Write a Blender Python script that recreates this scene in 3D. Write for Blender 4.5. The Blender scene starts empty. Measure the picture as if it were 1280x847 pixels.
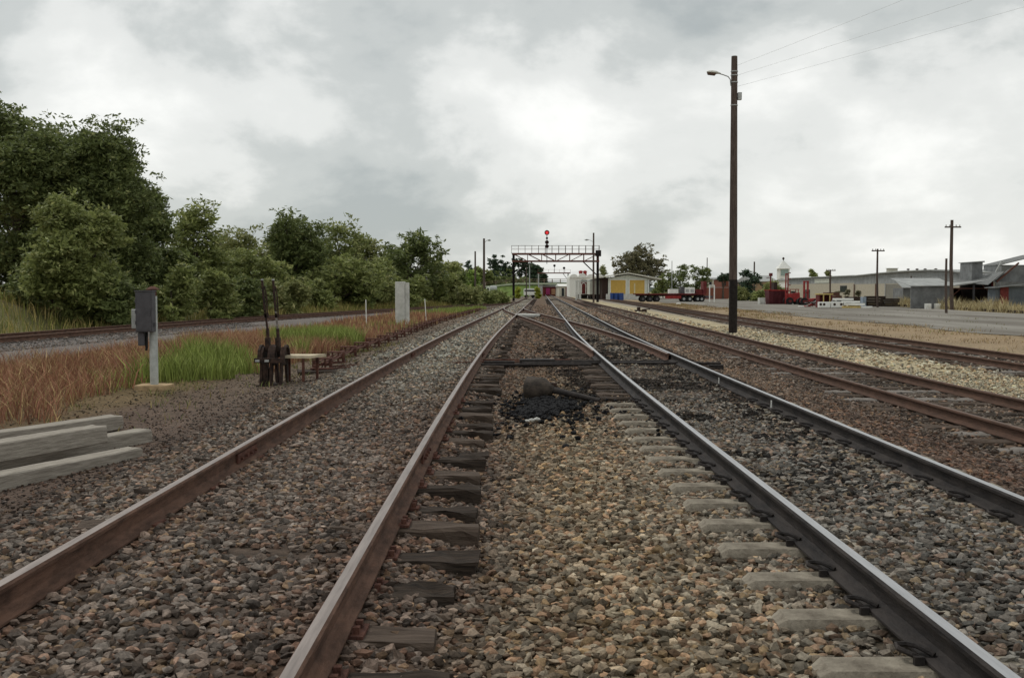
import bpy, math, random
import numpy as np
from mathutils import Vector, Matrix
rad = math.radians
random.seed(7)
R = np.random.default_rng(11)
sc = bpy.context.scene
col = sc.collection

# ------------------------------------------------------------------ camera, sky, sun, exposure
F = 1244.0; CX, CY = 640.0, 423.5
CAMZ = 1.455; PITCH = math.atan(60.5 / F)
cam = bpy.data.cameras.new('camera'); camo = bpy.data.objects.new('camera', cam); col.objects.link(camo)
camo.location = (0, 0, CAMZ); camo.rotation_euler = (math.pi / 2 - PITCH, 0, 0)
cam.sensor_width = 36.0; cam.lens = 36.0 * F / 1280.0
cam.clip_start = 0.05; cam.clip_end = 6000
sc.camera = camo

SUN_EL, SUN_AZ = 52.0, -40.0
world = bpy.data.worlds.new('World'); sc.world = world; world.use_nodes = True
nt = world.node_tree; nt.nodes.clear()
def N(tree, t, **kw):
    n = tree.nodes.new(t)
    for k, v in kw.items():
        if k in n.inputs: n.inputs[k].default_value = v
        else: setattr(n, k, v)
    return n
out = N(nt, 'ShaderNodeOutputWorld'); bg = N(nt, 'ShaderNodeBackground'); bg.inputs['Strength'].default_value = 0.1
sky = N(nt, 'ShaderNodeTexSky', sky_type='NISHITA', sun_disc=False)
sky.sun_elevation = rad(SUN_EL); sky.sun_rotation = rad(SUN_AZ)
tc = N(nt, 'ShaderNodeTexCoord'); sep = N(nt, 'ShaderNodeSeparateXYZ')
nt.links.new(tc.outputs['Generated'], sep.inputs[0])
def M(tree, op, a, b=None, clamp=False):
    n = tree.nodes.new('ShaderNodeMath'); n.operation = op; n.use_clamp = clamp
    for i, v in enumerate((a, b)):
        if v is None: continue
        if isinstance(v, (int, float)): n.inputs[i].default_value = v
        else: tree.links.new(v, n.inputs[i])
    return n.outputs[0]
cmb = N(nt, 'ShaderNodeCombineXYZ')
nt.links.new(sep.outputs[0], cmb.inputs[0])
nt.links.new(sep.outputs[1], cmb.inputs[1])
nt.links.new(M(nt, 'ADD', M(nt, 'MULTIPLY', M(nt, 'POWER', M(nt, 'MAXIMUM', sep.outputs[2], 0.0001), 0.8), 1.5), 3.1), cmb.inputs[2])
n1 = N(nt, 'ShaderNodeTexNoise', Scale=4.2, Detail=10.0, Roughness=0.55, Distortion=0.12)
n2 = N(nt, 'ShaderNodeTexNoise', Scale=1.9, Detail=3.0, Roughness=0.5)
nt.links.new(cmb.outputs[0], n1.inputs['Vector']); nt.links.new(cmb.outputs[0], n2.inputs['Vector'])
fac = M(nt, 'ADD', M(nt, 'MULTIPLY', n1.outputs['Fac'], 0.62), M(nt, 'MULTIPLY', n2.outputs['Fac'], 0.38))
ramp = N(nt, 'ShaderNodeValToRGB'); nt.links.new(fac, ramp.inputs[0])
cr = ramp.color_ramp; cr.interpolation = 'EASE'
for i, (p, c) in enumerate([(0.38, (4.5, 4.85, 4.8)), (0.455, (6.1, 6.35, 6.15)), (0.52, (8.3, 8.4, 8.1)), (0.63, (10.6, 10.6, 10.2))]):
    e = cr.elements[i] if i < 2 else cr.elements.new(p)
    e.position = p; e.color = (*c, 1)
mix = N(nt, 'ShaderNodeMix', data_type='RGBA'); mix.inputs[0].default_value = 0.93
nt.links.new(sky.outputs[0], mix.inputs[6]); nt.links.new(ramp.outputs[0], mix.inputs[7])
nt.links.new(mix.outputs[2], bg.inputs['Color']); nt.links.new(bg.outputs[0], out.inputs[0])

sl = bpy.data.lights.new('sun', 'SUN'); sl.energy = 1.3; sl.angle = rad(12); sl.color = (1.0, 0.97, 0.92)
so = bpy.data.objects.new('sun', sl); col.objects.link(so)
_d = Vector((math.sin(rad(SUN_AZ)) * math.cos(rad(SUN_EL)), math.cos(rad(SUN_AZ)) * math.cos(rad(SUN_EL)), math.sin(rad(SUN_EL))))
so.rotation_euler = _d.to_track_quat('Z', 'Y').to_euler(); so.location = (0, 0, 50)
sc.view_settings.view_transform = 'Standard'; sc.view_settings.look = 'None'
sc.view_settings.exposure = 0.0; sc.view_settings.gamma = 1.0
sc.render.engine = 'CYCLES'
sc.cycles.max_bounces = 5; sc.cycles.diffuse_bounces = 3; sc.cycles.transparent_max_bounces = 4
sc.cycles.use_denoising = True
sc.render.film_transparent = False

# ------------------------------------------------------------------ helpers
_cp, _sp = math.cos(PITCH), math.sin(PITCH)
def U(px, py, Y):
    """world point at forward distance Y seen at photo pixel (px, py)"""
    a = (px - CX) / F; b = (CY - py) / F
    t = Y / (_cp + b * _sp)
    return Vector((a * t, Y, CAMZ + (-_sp + b * _cp) * t))
def lin(c):
    c = np.asarray(c, float) / 255.0
    return np.where(c <= 0.04045, c / 12.92, ((c + 0.055) / 1.055) ** 2.4)
def S(r, g, b, k=1.0):
    v = lin((r, g, b)) * k
    return (float(v[0]), float(v[1]), float(v[2]), 1.0)
def sm(t): t = np.clip(t, 0, 1); return t * t * (3 - 2 * t)

_lat = np.random.default_rng(5).random((256, 256))
def vnoise(x, y, s=1.0, o=0):
    x = np.asarray(x, float) / s + 17.3 * o + 500; y = np.asarray(y, float) / s + 9.1 * o + 500
    xi = np.floor(x).astype(int); yi = np.floor(y).astype(int)
    fx = sm(x - xi); fy = sm(y - yi)
    a = _lat[xi % 256, yi % 256]; b = _lat[(xi + 1) % 256, yi % 256]
    c = _lat[xi % 256, (yi + 1) % 256]; d = _lat[(xi + 1) % 256, (yi + 1) % 256]
    return (a * (1 - fx) + b * fx) * (1 - fy) + (c * (1 - fx) + d * fx) * fy
def fbm(x, y, s=1.0, o=0, n=3):
    r = 0; w = 0
    for i in range(n):
        r = r + vnoise(x, y, s / 2 ** i, o + i * 3) * 0.5 ** i; w += 0.5 ** i
    return r / w

def cf(y):                                            # sideways drift of the main tracks, which bend gently right
    y = np.asarray(y, float)
    t = np.clip(y, 7, 35) - 7
    return 0.000536 * t * t + 0.030 * np.clip(y - 35, 0, None)
def catmull(P, n=12):
    P = [np.array(p, float) for p in P]; P = [2 * P[0] - P[1]] + P + [2 * P[-1] - P[-2]]; o = []
    for i in range(1, len(P) - 2):
        for k in range(n):
            t = k / n
            o.append(0.5 * (2 * P[i] + (P[i + 1] - P[i - 1]) * t + (2 * P[i - 1] - 5 * P[i] + 4 * P[i + 1] - P[i + 2]) * t * t + (3 * P[i] - P[i - 1] - 3 * P[i + 1] + P[i + 2]) * t ** 3))
    o.append(P[-2]); return np.array(o)
LEFT = catmull([(-17.6, 8), (-16.6, 20), (-15.8, 32), (-13.9, 50), (-11.0, 66), (-7.2, 84), (-2.6, 104), (0.9, 124), (2.5, 150)])
def xl(y): return np.interp(y, LEFT[:, 1], LEFT[:, 0])
SID4 = catmull([(11.4, 4), (11.6, 22), (12.2, 45), (13.5, 75), (15.4, 115), (17.0, 160), (17.3, 182)])
def x4(y): return np.interp(y, SID4[:, 1], SID4[:, 0])

_hu = [-200, -4.4, -3.5, -2.95, -2.3, -0.78, -0.62, -0.25, 0.0, 0.4, 0.9, 1.2, 1.6, 1.75, 3.1, 3.3, 4.0, 4.8, 5.6, 7.3, 8.5, 300]
_hz = [-.20, -.20, -.13, -.05, -.006, -.006, -.045, -.115, -.10, -.065, -.06, -.055, -.04, -.012, -.012, -.05, -.13, -.27, -.275, -.275, -.30, -.30]
def gz(x, y):
    x = np.asarray(x, float); y = np.asarray(y, float)
    u = x - cf(np.minimum(y, 400))
    z = np.interp(u, _hu, _hz)
    dl = x - xl(np.clip(y, 8, 150))
    left = sm((-u - 4.5) / 1.5)
    bed = -.115 - .09 * sm((np.abs(dl) - 1.2) / 1.0)
    z = np.where((np.abs(dl) < 3.0) & (u < -3), np.maximum(z, bed), z)
    fade = np.interp(y, [0, 37, 45, 80, 115, 150], [1, .9, .42, .35, .2, .0])
    bank = sm((-dl - 3.0) / 4.5) * 2.3 * fade * (0.85 + .35 * fbm(x, y, 3.0, 4))
    z = z + bank * (dl < 0) * left
    amp = np.where(u < -4.4, .05, np.where(u > 12.5, .06, .018))
    z = z + (fbm(x, y, .7, 2) - .5) * amp * np.where(np.abs(dl) < 1.8, .2, 1)
    far = sm((y - 150) / 60)
    return z * (1 - far) + far * -.30
def gz1(x, y): return float(gz(x, y))

# --- mesh builder: everything in world coordinates, stored relative to its parent thing
def world_loc(o):
    v = Vector((0, 0, 0))
    while o is not None: v += o.location; o = o.parent
    return v
class MB:
    def __init__(s): s.v = []; s.f = []; s.m = []
    def add(s, vs, fs, mi=0):
        b = len(s.v); s.v += [tuple(v) for v in vs]; s.f += [tuple(i + b for i in f) for f in fs]; s.m += [mi] * len(fs); return s
    def hexa(s, p, mi=0):
        return s.add(p, [(0, 3, 2, 1), (4, 5, 6, 7), (0, 1, 5, 4), (1, 2, 6, 5), (2, 3, 7, 6), (3, 0, 4, 7)], mi)
    def box(s, x0, x1, y0, y1, z0, z1, mi=0, rot=0, bev=0):
        if rot:
            cx, cy = (x0 + x1) / 2, (y0 + y1) / 2; c, n = math.cos(rot), math.sin(rot)
            f = lambda x, y: (cx + (x - cx) * c - (y - cy) * n, cy + (x - cx) * n + (y - cy) * c)
        else: f = lambda x, y: (x, y)
        P = []
        for z in (z0, z1):
            i = 0
            for x, y in ((x0 , y0), (x1, y0), (x1, y1), (x0, y1)):
                a, b = f(x, y); P.append((a, b, z))
        return s.hexa(P, mi)
    def bar(s, p, q, w, h=None, mi=0):
        p, q = Vector(p), Vector(q); h = h or w; d = (q - p).normalized()
        up = Vector((0, 0, 1)) if abs(d.z) < .95 else Vector((0, 1, 0))
        a = d.cross(up).normalized() * w / 2; b = a.cross(d).normalized() * h / 2
        P = [e + k for e in (p, q) for k in (-a - b, a - b, a + b, -a + b)]
        return s.add(P, [(3, 2, 1, 0), (4, 5, 6, 7), (0, 1, 5, 4), (1, 2, 6, 5), (2, 3, 7, 6), (3, 0, 4, 7)], mi)
    def tube(s, path, r, n=10, mi=0, cap=True):
        path = [Vector(p) for p in path]; rs = r if isinstance(r, (list, tuple)) else [r] * len(path)
        b = len(s.v); pv = None
        for i, p in enumerate(path):
            d = (path[min(i + 1, len(path) - 1)] - path[max(i - 1, 0)]).normalized()
            if pv is None:
                up = Vector((0, 0, 1)) if abs(d.z) < .9 else Vector((1, 0, 0)); a = d.cross(up).normalized()
            else: a = (pv - d * pv.dot(d)).normalized()
            pv = a; c = d.cross(a)
            for k in range(n):
                t = 2 * math.pi * k / n; s.v.append(tuple(p + (a * math.cos(t) + c * math.sin(t)) * rs[i]))
        for i in range(len(path) - 1):
            for k in range(n):
                k2 = (k + 1) % n; s.f.append((b + i * n + k, b + i * n + k2, b + (i + 1) * n + k2, b + (i + 1) * n + k)); s.m.append(mi)
        if cap:
            s.f.append(tuple(b + k for k in range(n - 1, -1, -1))); s.m.append(mi)
            e = b + (len(path) - 1) * n; s.f.append(tuple(e + k for k in range(n))); s.m.append(mi)
        return s
    def prism(s, poly, axis, a, b, mi=0):
        """poly in the two other axes, extruded along axis from a to b"""
        n = len(poly)
        mk = {'x': lambda u, w, t: (t, u, w), 'y': lambda u, w, t: (u, t, w), 'z': lambda u, w, t: (u, w, t)}[axis]
        P = [mk(u, w, a) for u, w in poly] + [mk(u, w, b) for u, w in poly]
        return s.add(P, [tuple(range(n)), tuple(range(2 * n - 1, n - 1, -1))] + [(i, i + n, (i + 1) % n + n, (i + 1) % n) for i in range(n)], mi)
    def build(s, name, mats, parent=None, smooth=False, bevel=0):
        me = bpy.data.meshes.new(name)
        off = world_loc(parent) if parent is not None else Vector((0, 0, 0))
        V = np.array(s.v, float).reshape(-1, 3)
        o = bpy.data.objects.new(name, me)
        if parent is None:
            off = Vector(((V[:, 0].min() + V[:, 0].max()) / 2, (V[:, 1].min() + V[:, 1].max()) / 2, V[:, 2].min())); o.location = off
        me.from_pydata([tuple(v) for v in (V - np.array(off))], [], s.f)
        mats = mats if isinstance(mats, (list, tuple)) else [mats]
        for m in mats: me.materials.append(m)
        me.polygons.foreach_set('material_index', s.m)
        if smooth:
            me.polygons.foreach_set('use_smooth', [True] * len(me.polygons))
            me.set_sharp_from_angle(angle=rad(40))
        me.update()
        col.objects.link(o); o.parent = parent
        if bevel:
            md = o.modifiers.new('bevel', 'BEVEL'); md.width = bevel; md.segments = 2; md.limit_method = 'ANGLE'
        return o
def np_mesh(name, V, polys_n, idx, mats, parent=None, attr=None, loc=None):
    """V Nx3, polys_n loop counts, idx flat loop indices"""
    me = bpy.data.meshes.new(name)
    off = np.array(loc if loc is not None else (0, 0, 0), float)
    if parent is not None: off = np.array(world_loc(parent))
    me.vertices.add(len(V)); me.vertices.foreach_set('co', (V - off).astype(np.float32).ravel())
    me.loops.add(len(idx)); me.loops.foreach_set('vertex_index', idx.astype(np.int32))
    me.polygons.add(len(polys_n))
    st = np.concatenate([[0], np.cumsum(polys_n)[:-1]]).astype(np.int32)
    me.polygons.foreach_set('loop_start', st)
    me.polygons.foreach_set('use_smooth', [False] * len(polys_n)); me.update(calc_edges=True)
    for m in (mats if isinstance(mats, list) else [mats]): me.materials.append(m)
    if attr is not None:
        a = me.color_attributes.new('Col', 'FLOAT_COLOR', 'POINT')
        a.data.foreach_set('color', np.concatenate([attr, np.ones((len(attr), 1))], 1).astype(np.float32).ravel())
    o = bpy.data.objects.new(name, me); col.objects.link(o); o.parent = parent
    if parent is None: o.location = off
    return o
def tag(o, label=None, cat=None, group=None, kind=None):
    if label: o['label'] = label
    if cat: o['category'] = cat
    if group: o['group'] = group
    if kind: o['kind'] = kind
    return o
def thing(name, label, cat, loc, group=None):
    o = bpy.data.objects.new(name, None); col.objects.link(o); o.location = Vector(loc); o.empty_display_size = .2
    return tag(o, label, cat, group)
def dup(root, dx, label, group=None):
    """copy of a thing with copies of its parts and their sub-parts, moved by dx"""
    r = root.copy(); col.objects.link(r); r.location = root.location + Vector(dx); r['label'] = label
    if group: r['group'] = group
    for ch in root.children:
        c = ch.copy(); col.objects.link(c); c.parent = r
        for g in ch.children:
            d = g.copy(); col.objects.link(d); d.parent = c
    return r

# ------------------------------------------------------------------ materials
MATS = {}
def mat(name, c, rough=.8, metal=0., var=.25, scale=6., bump=0., c2=None, bscale=None, stretch=None, corr=None, spec=.15, attr=False, island=None):
    if name in MATS: return MATS[name]
    m = bpy.data.materials.new(name); m.use_nodes = True; t = m.node_tree; t.nodes.clear(); L = t.links.new
    o = N(t, 'ShaderNodeOutputMaterial'); b = N(t, 'ShaderNodeBsdfPrincipled'); L(b.outputs[0], o.inputs[0])
    b.inputs['Roughness'].default_value = rough; b.inputs['Metallic'].default_value = metal; b.inputs['Specular IOR Level'].default_value = spec
    co = N(t, 'ShaderNodeTexCoord'); vec = co.outputs['Object']
    if stretch:
        mp = N(t, 'ShaderNodeMapping'); mp.inputs['Scale'].default_value = stretch; L(vec, mp.inputs[0]); vec = mp.outputs[0]
    nz = N(t, 'ShaderNodeTexNoise', Scale=scale, Detail=6.0, Roughness=.65); L(vec, nz.inputs['Vector'])
    mx = N(t, 'ShaderNodeMix', data_type='RGBA')
    rp = N(t, 'ShaderNodeValToRGB'); L(nz.outputs['Fac'], rp.inputs[0]); rp.color_ramp.elements[0].position = .35; rp.color_ramp.elements[1].position = .65
    L(rp.outputs[0], mx.inputs[0])
    if c2 is None:
        mx.inputs[6].default_value = (*[v * (1 - var) for v in c[:3]], 1); mx.inputs[7].default_value = (*[min(1, v * (1 + var)) for v in c[:3]], 1)
    else: mx.inputs[6].default_value = c; mx.inputs[7].default_value = c2
    res = mx.outputs[2]
    if attr:
        at = N(t, 'ShaderNodeAttribute', attribute_name='Col'); m2 = N(t, 'ShaderNodeMix', data_type='RGBA', blend_type='MULTIPLY'); m2.inputs[0].default_value = 1
        L(at.outputs['Color'], m2.inputs[6]); L(res, m2.inputs[7]); res = m2.outputs[2]
    L(res, b.inputs['Base Color'])
    h = None
    if bump:
        nb = N(t, 'ShaderNodeTexNoise', Scale=bscale or scale * 4, Detail=5.0, Roughness=.7); L(vec, nb.inputs['Vector']); h = nb.outputs['Fac']
        bp = N(t, 'ShaderNodeBump'); bp.inputs['Strength'].default_value = min(1, bump); bp.inputs['Distance'].default_value = .02; L(h, bp.inputs['Height'])
        nrm = bp.outputs[0]
        L(nrm, b.inputs['Normal'])
    if corr:
        wv = N(t, 'ShaderNodeTexWave', Scale=corr[1], wave_type='BANDS', bands_direction=corr[0]); L(co.outputs['Object'], wv.inputs['Vector'])
        b2 = N(t, 'ShaderNodeBump'); b2.inputs['Strength'].default_value = .8; b2.inputs['Distance'].default_value = .05; L(wv.outputs['Fac'], b2.inputs['Height'])
        if bump: L(bp.outputs[0], b2.inputs['Normal'])
        L(b2.outputs[0], b.inputs['Normal'])
    MATS[name] = m; return m
def leafmat(name, c1, c2, c3=None, trans=.33):
    m = bpy.data.materials.new(name); m.use_nodes = True; t = m.node_tree; t.nodes.clear(); L = t.links.new
    o = N(t, 'ShaderNodeOutputMaterial'); d = N(t, 'ShaderNodeBsdfPrincipled'); d.inputs['Roughness'].default_value = .55; d.inputs['Specular IOR Level'].default_value = .25
    tr = N(t, 'ShaderNodeBsdfTranslucent'); ms = N(t, 'ShaderNodeMixShader'); ms.inputs[0].default_value = trans
    g = N(t, 'ShaderNodeNewGeometry'); rp = N(t, 'ShaderNodeValToRGB'); L(g.outputs['Random Per Island'], rp.inputs[0])
    rp.color_ramp.elements[0].color = c1; rp.color_ramp.elements[1].color = c2
    if c3: e = rp.color_ramp.elements.new(.9); e.color = c2; rp.color_ramp.elements[-1].color = c3
    co = N(t, 'ShaderNodeTexCoord'); nz = N(t, 'ShaderNodeTexNoise', Scale=.9, Detail=2.0); L(co.outputs['Object'], nz.inputs['Vector'])
    hs = N(t, 'ShaderNodeHueSaturation'); L(rp.outputs[0], hs.inputs['Color'])
    L(M(t, 'ADD', M(t, 'MULTIPLY', nz.outputs['Fac'], 1.3), .45), hs.inputs['Value'])
    L(hs.outputs[0], d.inputs['Base Color']); L(hs.outputs[0], tr.inputs['Color'])
    L(d.outputs[0], ms.inputs[1]); L(tr.outputs[0], ms.inputs[2]); L(ms.outputs[0], o.inputs[0])
    return m

m_rail_side = mat('rusty_rail', (.065, .038, .028, 1), .85, 0, .4, 14, .5, c2=(.15, .085, .06, 1), stretch=(1, .3, 1))
m_rail_top = mat('worn_rail_head', (.26, .22, .20, 1), .42, .6, .2, 30, .1, stretch=(1, .08, 1))
m_rail_black = mat('oily_rail', (.020, .018, .018, 1), .7, 0, .5, 12, .5, c2=(.05, .042, .038, 1), stretch=(1, .3, 1))
m_rail_shine = mat('polished_rail_head', (.40, .40, .41, 1), .38, .8, .12, 30, .05, stretch=(1, .08, 1))
m_rail_rust3 = mat('brown_rail', (.07, .043, .032, 1), .85, 0, .4, 14, .5, c2=(.12, .07, .05, 1), stretch=(1, .3, 1))
m_rail_top3 = mat('dull_rail_head', (.13, .085, .065, 1), .6, .2, .25, 30, .2, stretch=(1, .1, 1))
m_timber_dark = mat('tarred_timber', (.020, .016, .013, 1), .95, 0, .5, 5, 1.0, c2=(.070, .052, .040, 1), stretch=(.5, 6, 6), bscale=9)
m_timber_brown = mat('brown_timber', (.05, .036, .027, 1), .9, 0, .5, 5, .9, c2=(.12, .09, .07, 1), stretch=(.5, 6, 6), bscale=9)
m_timber_grey = mat('weathered_timber', (.15, .13, .115, 1), .9, 0, .4, 4, .9, c2=(.27, .245, .22, 1), stretch=(.4, 7, 7), bscale=8)
m_concrete = mat('sleeper_concrete', (.13, .11, .085, 1), .95, 0, .4, 5, .8, c2=(.36, .32, .255, 1), bscale=40)
m_conc_lt = mat('pale_concrete', (.42, .42, .39, 1), .9, 0, .2, 3, .4, c2=(.60, .60, .56, 1))
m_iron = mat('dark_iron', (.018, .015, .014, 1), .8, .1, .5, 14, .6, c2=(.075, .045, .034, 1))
m_rust = mat('rusty_iron', (.07, .034, .028, 1), .9, 0, .4, 14, .6, c2=(.15, .07, .05, 1))
m_pole = mat('pole_timber', (.060, .045, .037, 1), .9, 0, .4, 5, .8, c2=(.13, .10, .085, 1), stretch=(6, 6, .5), bscale=10)
m_pole_tar = mat('tarred_pole', (.022, .018, .016, 1), .85, 0, .4, 6, .5)
m_galv = mat('galvanised_steel', (.38, .39, .38, 1), .5, .3, .2, 9, .2)
m_stone = mat('ballast', (.62, .61, .60, 1), .88, 0, .0, 45, .5, c2=(1.3, 1.28, 1.24, 1), attr=True, bscale=90)
m_ground = mat('earth_and_ballast', (.50, .50, .50, 1), .95, 0, 0, 14, 1.0, c2=(1.15, 1.13, 1.1, 1), attr=True, bscale=22)
m_coal = mat('coal', (.008, .008, .009, 1), .8, 0, .4, 30, .3, spec=.15)
m_dgrey = mat('grey_cabinet_paint', (.085, .082, .088, 1), .6, .1, .15, 8, .15)
m_postpaint = mat('pale_grey_paint', (.42, .44, .42, 1), .6, 0, .2, 8, .2)
m_sand = mat('sandstone_block', (.40, .29, .17, 1), .9, 0, .25, 8, .5)
m_white = mat('white_paint', (.74, .74, .70, 1), .6, 0, .08, 4, .1)
m_red = mat('red_paint', (.26, .030, .028, 1), .5, 0, .3, 3, .1)
m_darkred = mat('dark_red_paint', (.13, .028, .026, 1), .7, 0, .3, 3, .2)
m_black = mat('black_rubber', (.018, .018, .018, 1), .75, 0, .3, 9, .1)
m_glass = mat('dark_glass', (.03, .035, .04, 1), .12, 0, .1, 3)
m_yellow = mat('yellow_door_paint', (.52, .34, .085, 1), .6, 0, .08, 2, .1)
m_cream = mat('cream_render', (.50, .48, .40, 1), .85, 0, .12, 2, .2)
m_brick = mat('red_brick', (.20, .075, .05, 1), .9, 0, .25, 8, .3)
m_blue = mat('blue_drum_paint', (.035, .075, .23, 1), .5, 0, .25, 5, .1)
m_corrX = mat('corrugated_iron_grey', (.20, .205, .205, 1), .6, .2, .25, 1.6, .1, corr=('X', 4.0))
m_corrY = mat('corrugated_iron_side', (.36, .375, .375, 1), .6, .2, .2, 1.2, .1, corr=('Y', 4.0))
m_roof = mat('weathered_iron_roof', (.36, .37, .355, 1), .55, .15, .22, 1.2, .1, corr=('X', 4.0))
m_beige = mat('beige_block_wall', (.42, .385, .31, 1), .9, 0, .12, 3, .2)
m_shut = mat('roller_shutter', (.27, .26, .225, 1), .7, 0, .1, 3, .1, corr=('Z', 5.0))

# ------------------------------------------------------------------ ground colours (observed sRGB -> base colour)
_cu = [-40, -13, -9, -5.8, -5.2, -3.6, -3.0, -1.5, -.8, -.3, 0.1, .6, 1.2, 1.7, 2.4, 3.4, 3.9, 4.8, 5.3, 6.5, 7.4, 8.1, 9.8, 10.6, 12.8, 13.6, 17, 20, 21, 35, 38, 80]
_cn = [(95,82,55),(84,78,66),(84,68,48),(80,66,50),(70,57,50),(76,64,56),(96,84,74),(98,85,75),(93,79,69),(92,77,66),(106,91,72),(119,103,79),(113,100,82),(98,90,80),(94,88,81),(100,92,83),(88,69,56),(82,65,55),(84,73,64),(98,88,78),(88,76,66),(142,132,108),(140,129,105),(102,98,92),(98,94,88),(120,106,82),(132,112,82),(126,108,80),(128,124,116),(128,124,116),(120,108,76),(105,100,70)]
_cfar = [(95,90,55),(84,84,58),(90,76,50),(92,80,56),(84,72,60),(88,78,68),(108,104,94),(112,108,97),(108,102,92),(90,75,64),(88,73,60),(92,76,62),(88,74,62),(88,78,68),(98,90,80),(96,86,74),(104,88,72),(100,84,70),(88,76,66),(92,82,72),(90,80,70),(142,133,110),(140,130,106),(112,106,98),(108,100,90),(118,104,84),(122,106,84),(118,104,82),(128,124,116),(128,124,116),(120,108,76),(105,100,70)]
_cn = lin(np.array(_cn)); _cfar = lin(np.array(_cfar))
def ground_rgb(x, y, stone=False):
    u = x - cf(np.minimum(y, 400)) + (fbm(x, y, 1.5, 21) - .5) * .9 * np.where(np.abs(x) < 5.0, .35, 1)
    t = sm((y - 9) / 12)[:, None]
    a = np.stack([np.interp(u, _cu, _cn[:, i]) for i in range(3)], 1)
    b = np.stack([np.interp(u, _cu, _cfar[:, i]) for i in range(3)], 1)
    c = a * (1 - t) + b * t
    # spilt oil and coal dust on and beside the right main line
    w = x - cf(y)
    oil = sm((fbm(x, y, .55, 31, 4) - .44) / .12) * np.exp(-((w - 2.35) / .75) ** 2) * np.interp(y, [6, 8, 11, 22, 28, 36], [0, .45, .95, 1.15, .9, 0])
    oil = np.maximum(oil, sm((fbm(x, y, .5, 37, 4) - .38) / .12) * np.exp(-((w - 1.2) / .6) ** 2) * np.interp(y, [11, 13.5, 24, 40], [0, 1.0, .95, 0]))
    oil = np.maximum(oil, np.exp(-(((x - .43) / .42) ** 2 + ((y - 12.6) / 1.3) ** 2)) * 1.0)
    oil = np.maximum(oil, .75 * np.exp(-((w - 3.0) / .35) ** 2) * np.interp(y, [7, 12, 30, 40], [0, .7, .6, 0]))
    if stone: c = c * np.where(oil > R.random(len(x)) * .8 + .05, .17, 1.0)[:, None]
    else:
        c = c * (1 - .72 * oil[:, None])
        gap_shade = (np.interp(w, [-4, -3, 4.8, 5.2], [0, 1, 1, 0]) * np.interp(y, [12, 22, 50], [1, .8, .3]))[:, None]; c = c * (1 - .5 * gap_shade)  # earth under the ballast painted darker, as shade in the gaps between stones
    # rust stain beside rails
    for r_, k in ((-2.265, .35), (-.755, .35), (5.7, .4), (7.2, .4)):
        s_ = np.exp(-((w - r_) / .22) ** 2)[:, None] * k
        c = c * (1 - s_) + c * np.array([.9, .62, .5]) * s_
    dl = x - xl(np.clip(y, 8, 150))
    g = ((dl > -2.6) & (dl < 6) & (w < -4.5))[:, None] * sm((np.interp(y, [25, 50, 80], [5.4, 5.0, 2.4]) - np.abs(dl)) / 1.0)[:, None]
    c = c * (1 - g) + g * lin((92, 87, 84))
    bank = sm((-dl - 5.5) / 1.5)[:, None] * (y < 60)[:, None] * (w < -8)[:, None]
    c = c * (1 - bank) + bank * lin((100, 76, 60))
    gr = (sm((y - 90) / 30) * sm((-w - 5) / 2))[:, None]
    c = c * (1 - gr) + gr * lin((90, 104, 56))
    return c * 1.72 * (.78 + .44 * fbm(x, y, .45, 8))[:, None]

# ground sheet
def axis(seg):
    o = []
    for a, b, s in seg: o += list(np.arange(a, b, s))
    o.append(seg[-1][1]); return np.array(o)
ax = axis([(-3000, -400, 400), (-400, -100, 50), (-100, -34, 6), (-34, -20, .7), (-20, -7, .35), (-7, 9, .12), (9, 24, .4), (24, 60, 2), (60, 200, 20), (200, 3000, 400)])
ay = axis([(-60, -4, 8), (-4, 1.5, .5), (1.5, 20, .12), (20, 50, .35), (50, 110, 1), (110, 220, 4), (220, 600, 20), (600, 4800, 300)])
gx, gy = np.meshgrid(ax, ay); nx, ny = len(ax), len(ay)
V = np.stack([gx.ravel(), gy.ravel(), gz(gx.ravel(), gy.ravel())], 1)
i0 = (np.arange(ny - 1)[:, None] * nx + np.arange(nx - 1)[None, :]).ravel()
idx = np.stack([i0, i0 + 1, i0 + nx + 1, i0 + nx], 1).ravel()
gr = np_mesh('ground', V, np.full(len(i0), 4), idx, m_ground, attr=ground_rgb(V[:, 0], V[:, 1]))
gr.data.polygons.foreach_set('use_smooth', [True] * len(gr.data.polygons))
tag(gr, kind='structure')

# gravel yard road on the right, a thin sheet over the ground
yy = np.arange(10, 236, 2.0); rows = []
for y in yy:
    e0 = 19.6 + 2.2 * (vnoise(y, 0, 7, 3) - .5) + np.interp(y, [10, 40, 236], [0, 0, 5]); e1 = 36 + 1.2 * (vnoise(y, 5, 6, 3) - .5) + np.interp(y, [10, 60, 110, 236], [0, 0, 6, 10])
    rows.append([(e0 + (e1 - e0) * k / 8, y) for k in range(9)])
rows = np.array(rows); P2 = rows.reshape(-1, 2)
V = np.column_stack([P2, gz(P2[:, 0], P2[:, 1]) + .012])
V[:, 2] = np.maximum(V[:, 2], -.292) + .008
i0 = (np.arange(len(yy) - 1)[:, None] * 9 + np.arange(8)[None, :]).ravel()
yd = np_mesh('gravel_yard', V, np.full(len(i0), 4), np.stack([i0, i0 + 1, i0 + 10, i0 + 9], 1).ravel(),
             mat('yard_gravel', (.13, .115, .095, 1), .95, 0, .25, .3, .6, c2=(.25, .235, .205, 1), bscale=14, stretch=(1, .16, 1)))
tag(yd, kind='structure')

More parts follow.
